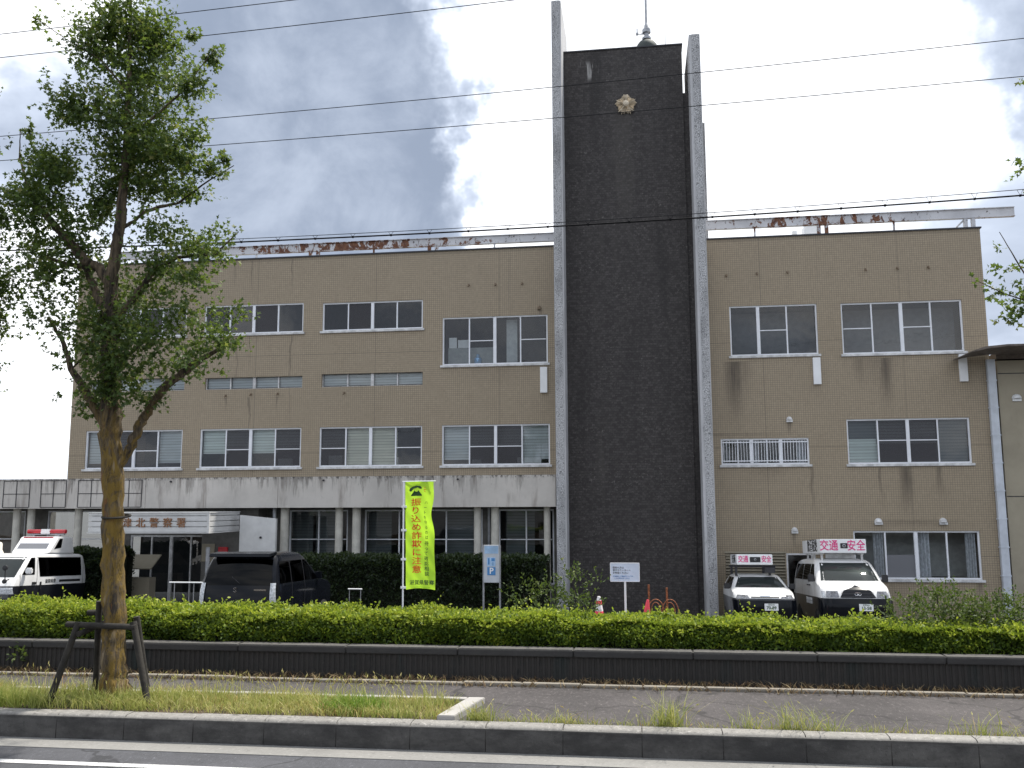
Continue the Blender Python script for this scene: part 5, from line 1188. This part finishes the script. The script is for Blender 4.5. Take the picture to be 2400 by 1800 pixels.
b = B(); wg.fpatch(b, 1.06, 1.54, -.69, .69, -.62, .62, .010); b.obj('rear_window', 'car_glass_dark', G, smooth=60)
b = B(); b.prism([(.09, 1.585), (.12, 1.65), (.45, 1.682), (.45, 1.63)], 'x', -.62, .62); b.obj('spoiler', 'black_paint', G, bevel=.01)
for sx in (-1, 1):
    b = B(); wg.fpatch(b, .62, 1.10, *((-.788, -.66, -.745, -.645) if sx < 0 else (.68, .79, .665, .752)), .022, 8, 8); tl_ = b.obj('tail_lamp', 'lamp_clear', G, smooth=50)
    b = B(); wg.fpatch(b, .50, .618, *((-.788, -.665, -.788, -.66) if sx < 0 else (.685, .79, .68, .79)), .022, 8, 4); b.obj('lamp_base', 'red_lamp' if sx < 0 else 'lamp_amber', tl_)
b = B()                                        # S-shaped chrome mark
pts = [(.034, .026), (.0, .044), (-.034, .024), (-.012, .008), (.012, -.008), (.034, -.024), (0, -.044), (-.034, -.026)]
b.tube([(x-.02, wg.front(0, .97)-.012, .97+z) for x, z in pts], .008, 6); b.obj('badge', 'chrome', G)
b = B(); b.box(.35, .60, wg.front(.45, .97)-.012, wg.front(.45, .97)-.003, .955, .985); b.obj('model_badge', 'chrome', G)
b = B(); b.tube([(.05, .055, 1.09), (-.12, .07, 1.22)], .008, 5); b.obj('wiper', 'black_plastic', G)
side_windows(wg, G, 1.08, 1.50, ((.28, .85, .36, .85), (.92, 1.55, .92, 1.55), (1.62, 2.35, 1.62, 1.75)))
b = B(); wg.rpatch(b, 1.10, 1.50, -.6, .6, -.52, .52); b.obj('windscreen', 'car_glass_dark', G, smooth=60)
for sx in (-1, 1):
    b = B(); b.box(sx*.80-.07, sx*.80+.07, 2.28, 2.38, 1.08, 1.22); b.tube([(sx*.70, 2.3, 1.1), (sx*.80, 2.32, 1.12)], .02, 6); b.obj('wing_mirror', 'black_paint', G, bevel=.02)
b = B(); b.grid(lambda u, v: (-.75+1.5*u, wg.front(max(-.73, min(.73, -.75+1.5*u)), .45)-.035, .24+.26*v), 20, 4); b.obj('bumper', 'black_paint', G, smooth=40)
plate(G, 0, -.03, .62, '滋賀580', '21-46', col='text_black')
wheels(G, (-.66, .66), (.62, 2.75), .28)

seams(wg, G, .40, 1.52, (.885, 1.585)); arches(wg, G, (.62, 2.75), .28)

# ------------------------------------------------------------------ signs, banner, cones, rails
N = thing('banner_flag', 'lime green vertical banner flag warning of transfer fraud, on a thin pole behind the hedge', 'banner', (-3.82, 14.6, -.48))
wv = lambda u, v: -.055*math.sin(v*7.0+.6)*u - .035*math.sin(u*7+v*4)*u + .012*math.sin(v*20+u*4)*u*u - .004*math.sin((u-v*2.2)*15)
def bx(u, v):                                   # u across from the pole, v down from the top
    edge = 1.0 - .10*math.exp(-((v-.30)/.10)**2) + .02*math.sin(v*9) - .05*math.exp(-((v-.72)/.2)**2)
    return (.02+.05*v*.6+.49*u*edge, wv(u, v), 2.845-1.73*v + .01*math.sin(u*3) - (.02*math.sin(u*math.pi)*-1 if v > .98 else 0))
b = B(); b.grid(bx, 48, 140); b.obj('cloth', 'banner_cloth', N, smooth=80)
b = B(); b.tube([(0, .012, 0), (-.01, .012, 2.86)], .013, 8); b.tube([(-.03, .012, 2.855), (.53, .012, 2.86)], .009, 8); b.obj('pole', 'aluminium', N, smooth=50)
b = B()
for v in (.23, .45, .72, .98): b.box(-.04, .05, -.004, .016, 2.845-1.73*v-.018, 2.845-1.73*v+.018)
b.obj('tie', 'white_plain', N)
def cloth_text(body, u, v0, pitch, size, mat, sx=1.0, bold=.004, horiz=False):
    o = text('banner_text', body, size, mat, N, (0, 0, 0), (0, 0, 0), depth=0, bold=bold, vertical=not horiz, pitch=pitch, sx=sx)
    for vt in o.data.vertices:                  # press the letters on to the waving cloth
        uu = u + vt.co.x/.49; vv = v0 - vt.co.y/1.73; p = bx(uu, vv); vt.co = (p[0], p[1]-.012, p[2])
    o.data.update()
cloth_text('振り込め詐欺に注意', .385, .198, .1345, .128, 'text_orange', 1.34, .0015)
cloth_text('ハートを守るのは', .74, .20, .080, .066, 'text_green', .85, .0006); cloth_text('待って確認相談', .74, .58, .080, .076, 'text_green', .95, .0008)
cloth_text('滋賀県警察', .55, .938, 0, .082, 'text_green', 1.0, .001, True)
b = B()                                          # telephone pictogram
def fl(pts):
    q = []
    for u, v in pts: p = bx(u, v); q.append((p[0], p[1]-.012, p[2]))
    b.face(q)
fl([(.20, .135), (.57, .135), (.57, .125), (.50, .10), (.46, .082), (.42, .095), (.36, .095), (.33, .082), (.29, .10), (.22, .122)])
fl([(.15, .085), (.16, .065), (.26, .048), (.40, .038), (.52, .042), (.57, .055), (.56, .070), (.48, .066), (.44, .056), (.36, .060), (.29, .070), (.24, .088), (.19, .094)])
b.obj('phone_mark', 'text_green', N)
b = B()
for (u, v, du, dv) in ((.64, .062, .06, -.010), (.64, .075, .09, .0), (.64, .086, .06, .012)): fl([(u, v-.003), (u+du, v+dv-.002), (u+du, v+dv+.002), (u, v+.003)])
b.obj('spark_mark', 'text_orange', N)

g = thing('parking_sign', 'pale blue standing sign with white P, in front of the dark hedge', 'sign', (-3.56, 22, LOT))
b = B(); b.box(-.19, .19, -.05, .05, 1.41, 2.30); bd = b.obj('panel', 'sign_grey', g, bevel=.008)
b = B()
for s_ in (-.20, .20): b.box(s_-.018, s_+.018, -.035, .035, 0, 2.30)
b.obj('frame', 'grey_metal', g)
b = B(); b.face([(-.165, -.056, 2.10), (.165, -.056, 2.10), (.165, -.056, 2.28), (-.165, -.056, 2.28)]); b.face([(-.11, -.056, 1.80), (.10, -.056, 1.80), (.10, -.056, 2.01), (-.11, -.056, 2.01)]); b.obj('blue_panel', 'sign_blue', g)
b = B(); b.face([(-.10, -.058, 1.59), (.10, -.058, 1.59), (.10, -.058, 1.78), (-.10, -.058, 1.78)]); b.obj('parking_square', 'text_blue', g)
text('letter', 'P', .20, 'white_plain', g, (0, -.061, 1.685), depth=.002, bold=.004)
b = B(); b.box(-.085, -.045, -.060, -.057, 1.84, 1.99); b.box(.0, .08, -.060, -.057, 1.92, 1.99); b.box(.03, .045, -.060, -.057, 1.82, 1.9); b.obj('pictogram', 'text_blue', g)

g = thing('notice_board', 'white notice board with small print on a single post before the dark tower', 'sign', (-.34, 20, -.58))
b = B(); b.box(-.30, .30, -.02, .0, .93, 1.31); bd = b.obj('board', 'sign_board', g)
b = B(); b.box(-.31, .31, -.026, .006, 1.305, 1.32); b.box(-.31, .31, -.026, .006, .92, .935); b.box(-.315, -.298, -.026, .006, .935, 1.305); b.box(.298, .315, -.026, .006, .935, 1.305); b.obj('board_frame', 'aluminium', g)
b = B(); b.lathe([(.022, 0), (.022, .92)], (0, -.005, 0), 10); b.obj('post', 'white_plain', g, smooth=50)
for i, t_ in enumerate(('御用の方は', '受付カウンターへ', 'お申出ください')): text('board_text', t_, .048, 'text_black', bd, (-.26, -.024, 1.215-.055*i), depth=.001, center=False)
for i, t_ in enumerate(('駐車場内での事故等については', '一切の責任を負いません')): text('board_text', t_, .030, 'text_blue', bd, (-.25+.02*i, -.024, 1.035-.042*i), depth=.001, center=False)

def cone(label, x, y, z, tilt=0):
    g = thing('traffic_cone', label, 'traffic cone', (x, y, z), 0, 'cones beside the tower'); g.rotation_euler = (0, tilt, 0)
    pr = [(.155, .03), (.145, .03), (.034, .70), (0, .70)]
    rad = lambda h: .145-(.111)*(h-.03)/.67
    b = B(); b.box(-.19, .19, -.19, .19, 0, .03); b.lathe([(rad(.03), .03), (rad(.16), .16)], (0, 0, 0), 20); b.lathe([(rad(.29), .29), (rad(.41), .41)], (0, 0, 0), 20); b.lathe([(rad(.54), .54), (rad(.62), .62)], (0, 0, 0), 20); b.obj('cone_body', 'cone_pink', g, smooth=40)
    b = B(); b.lathe([(rad(.16), .16), (rad(.29), .29)], (0, 0, 0), 20); b.lathe([(rad(.41), .41), (rad(.54), .54)], (0, 0, 0), 20); b.lathe([(rad(.62), .62), (.03, .70), (0, .705)], (0, 0, 0), 20); b.obj('white_band', 'cone_white', g, smooth=40)
    return g
cone('pink and white striped traffic cone standing left of the notice board', -.86, 19, -.575)
c2 = cone('plain pink red traffic cone right of the notice board, beside the rusty rack', .06, 19, -.575, R(6)); c2.scale = (.8, .8, .92)
for ch in c2.children:
    if ch.name.startswith('white_band'): ch.data.materials[0] = M['cone_pink']
g = thing('plant_rack', 'rusty orange hooped metal rack near the foot of the dark tower', 'rack', (.4, 20, -.58))
b = B()
for x, zt in ((-.24, .86), (.14, .80)): b.box(x-.022, x+.022, -.02, .02, 0, zt)
b.obj('upright', 'rust_orange', g)
for cx_, rr_ in ((-.10, .17), (.20, .17)):
    b = B(); b.tube([(cx_+rr_*math.cos(a), -.05+.03*math.cos(a), .30+.26*math.sin(a)) for a in np.linspace(-.4, math.pi+.4, 18)], .012, 7); b.tube([(cx_+rr_*.6*math.cos(a), .1, .28+.2*math.sin(a)) for a in np.linspace(-.4, math.pi+.4, 18)], .012, 7); b.obj('hoop', 'rust_orange', g, smooth=60)

def rail(label, x0, x1, y, zb, zt, legs):
    g = thing('hand_rail', label, 'handrail', ((x0+x1)/2, y, zb), 0, 'handrails in the car park'); c = (x0+x1)/2
    b = B(); b.tube([(x0-c, 0, zt-zb), (x1-c, 0, zt-zb)], .015, 8); b.obj('top_bar', 'white_plain', g, smooth=50)
    for x in legs:
        b = B(); b.tube([(x-c, 0, 0), (x-c, 0, zt-zb)], .010, 8); b.obj('leg', 'grey_metal', g, smooth=50)
rail('long white handrail between the mossy tree and the black wagon', -10.75, -9.85, 20, -.58, .25, (-10.62, -10.15, -9.9))
rail('short white hoop rail just right of the black wagon', -6.49, -6.17, 20, -.58, .135, (-6.46, -6.2))

# ------------------------------------------------------------------ overhead lines
def wire(name, label, pts, rad, mat, group=None, Y=11.5, sag=.0, cat='power line'):
    xs = np.concatenate([[-60, -40], np.linspace(pts[0][0], pts[-1][0], 40), [30, 55]])
    # gentle catenary through the measured points
    co = np.polyfit([p[0] for p in pts], [p[1] for p in pts], 2 if len(pts) > 2 else 1); zs = np.polyval(co, np.clip(xs, pts[0][0], pts[-1][0])) + np.polyval(np.polyder(co), np.clip(xs, pts[0][0], pts[-1][0]))*(xs-np.clip(xs, pts[0][0], pts[-1][0]))
    b = B(); b.tube([(x-pts[0][0], 0, z-pts[0][1]) for x, z in zip(xs, zs)], rad, 6)
    o = b.obj(name, mat, loc=(pts[0][0], Y, pts[0][1]), smooth=80); return tag(o, label, cat, group), co
gw = 'thin power lines over the pavement'
wire('power_line', 'topmost thin power line, crossing only the upper left corner', [(-14, 8.80), (-9.24, 8.95), (-6.7, 9.03), (-4.68, 9.1), (2, 9.36)], .0055, 'wire_grey', gw)
wire('power_line', 'second thin power line from the top, leaving the photo left of the tower', [(-14, 8.48), (-9.21, 8.58), (-6.01, 8.66), (-1.98, 8.82), (5, 9.15)], .0055, 'wire_grey', gw)
wire('power_line', 'third thin power line from the top, passing just above the tower emblem', [(-14, 7.30), (-9.12, 7.37), (-5.2, 7.42), (-1.06, 7.53), (4.91, 7.77), (9, 7.97)], .0050, 'wire_grey', gw)
wire('power_line', 'lowest of the four thin power lines, passing just below the tower emblem', [(-14, 6.96), (-9.09, 6.99), (-5.69, 7.02), (-1.06, 7.09), (4.87, 7.27), (9, 7.42)], .0050, 'wire_grey', gw)
cabp = [(-14, 5.74), (-5.88, 5.60), (-1.08, 5.605), (.96, 5.64), (4.76, 5.735), (9, 5.90)]
t_ = thing('overhead_cable', 'thick black overhead cable slung under a thin messenger wire, crossing the roof line', 'cable', (-14, 11.5, 5.74))
co = np.polyfit([p[0] for p in cabp], [p[1] for p in cabp], 3); xs = np.concatenate([[-60, -40], np.linspace(-14, 9, 60), [30, 55]]); xc = np.clip(xs, -14, 9); zs = np.polyval(co, xc) + np.polyval(np.polyder(co), xc)*(xs-xc)*.3
b = B(); b.tube([(x+14, 0, z-5.74) for x, z in zip(xs, zs)], .0105, 7); b.obj('main_cable', 'wire_black', t_, smooth=80)
gap = np.interp(xs, [-14, -5.88, -1, 4.77, 9], [.05, .045, .05, .075, .09])
b = B(); b.tube([(x+14, 0, z+g_-5.74) for x, z, g_ in zip(xs, zs, gap)], .0045, 6); b.obj('messenger_wire', 'wire_grey', t_, smooth=80)
x = -8.0
while x < 8:
    b = B()
    z = np.polyval(co, x); g_ = np.interp(x, [-14, -5.88, -1, 4.77, 9], [.05, .045, .05, .075, .09])
    b.tube([(x+14-.035, 0, z+g_-5.74), (x+14, 0, z-5.74), (x+14+.035, 0, z+g_-5.74)], .003, 5); b.box(x+14-.011, x+14+.011, -.013, .013, z-5.753, z-5.728); x += .53
    b.obj('cable_hanger', 'wire_black', t_)
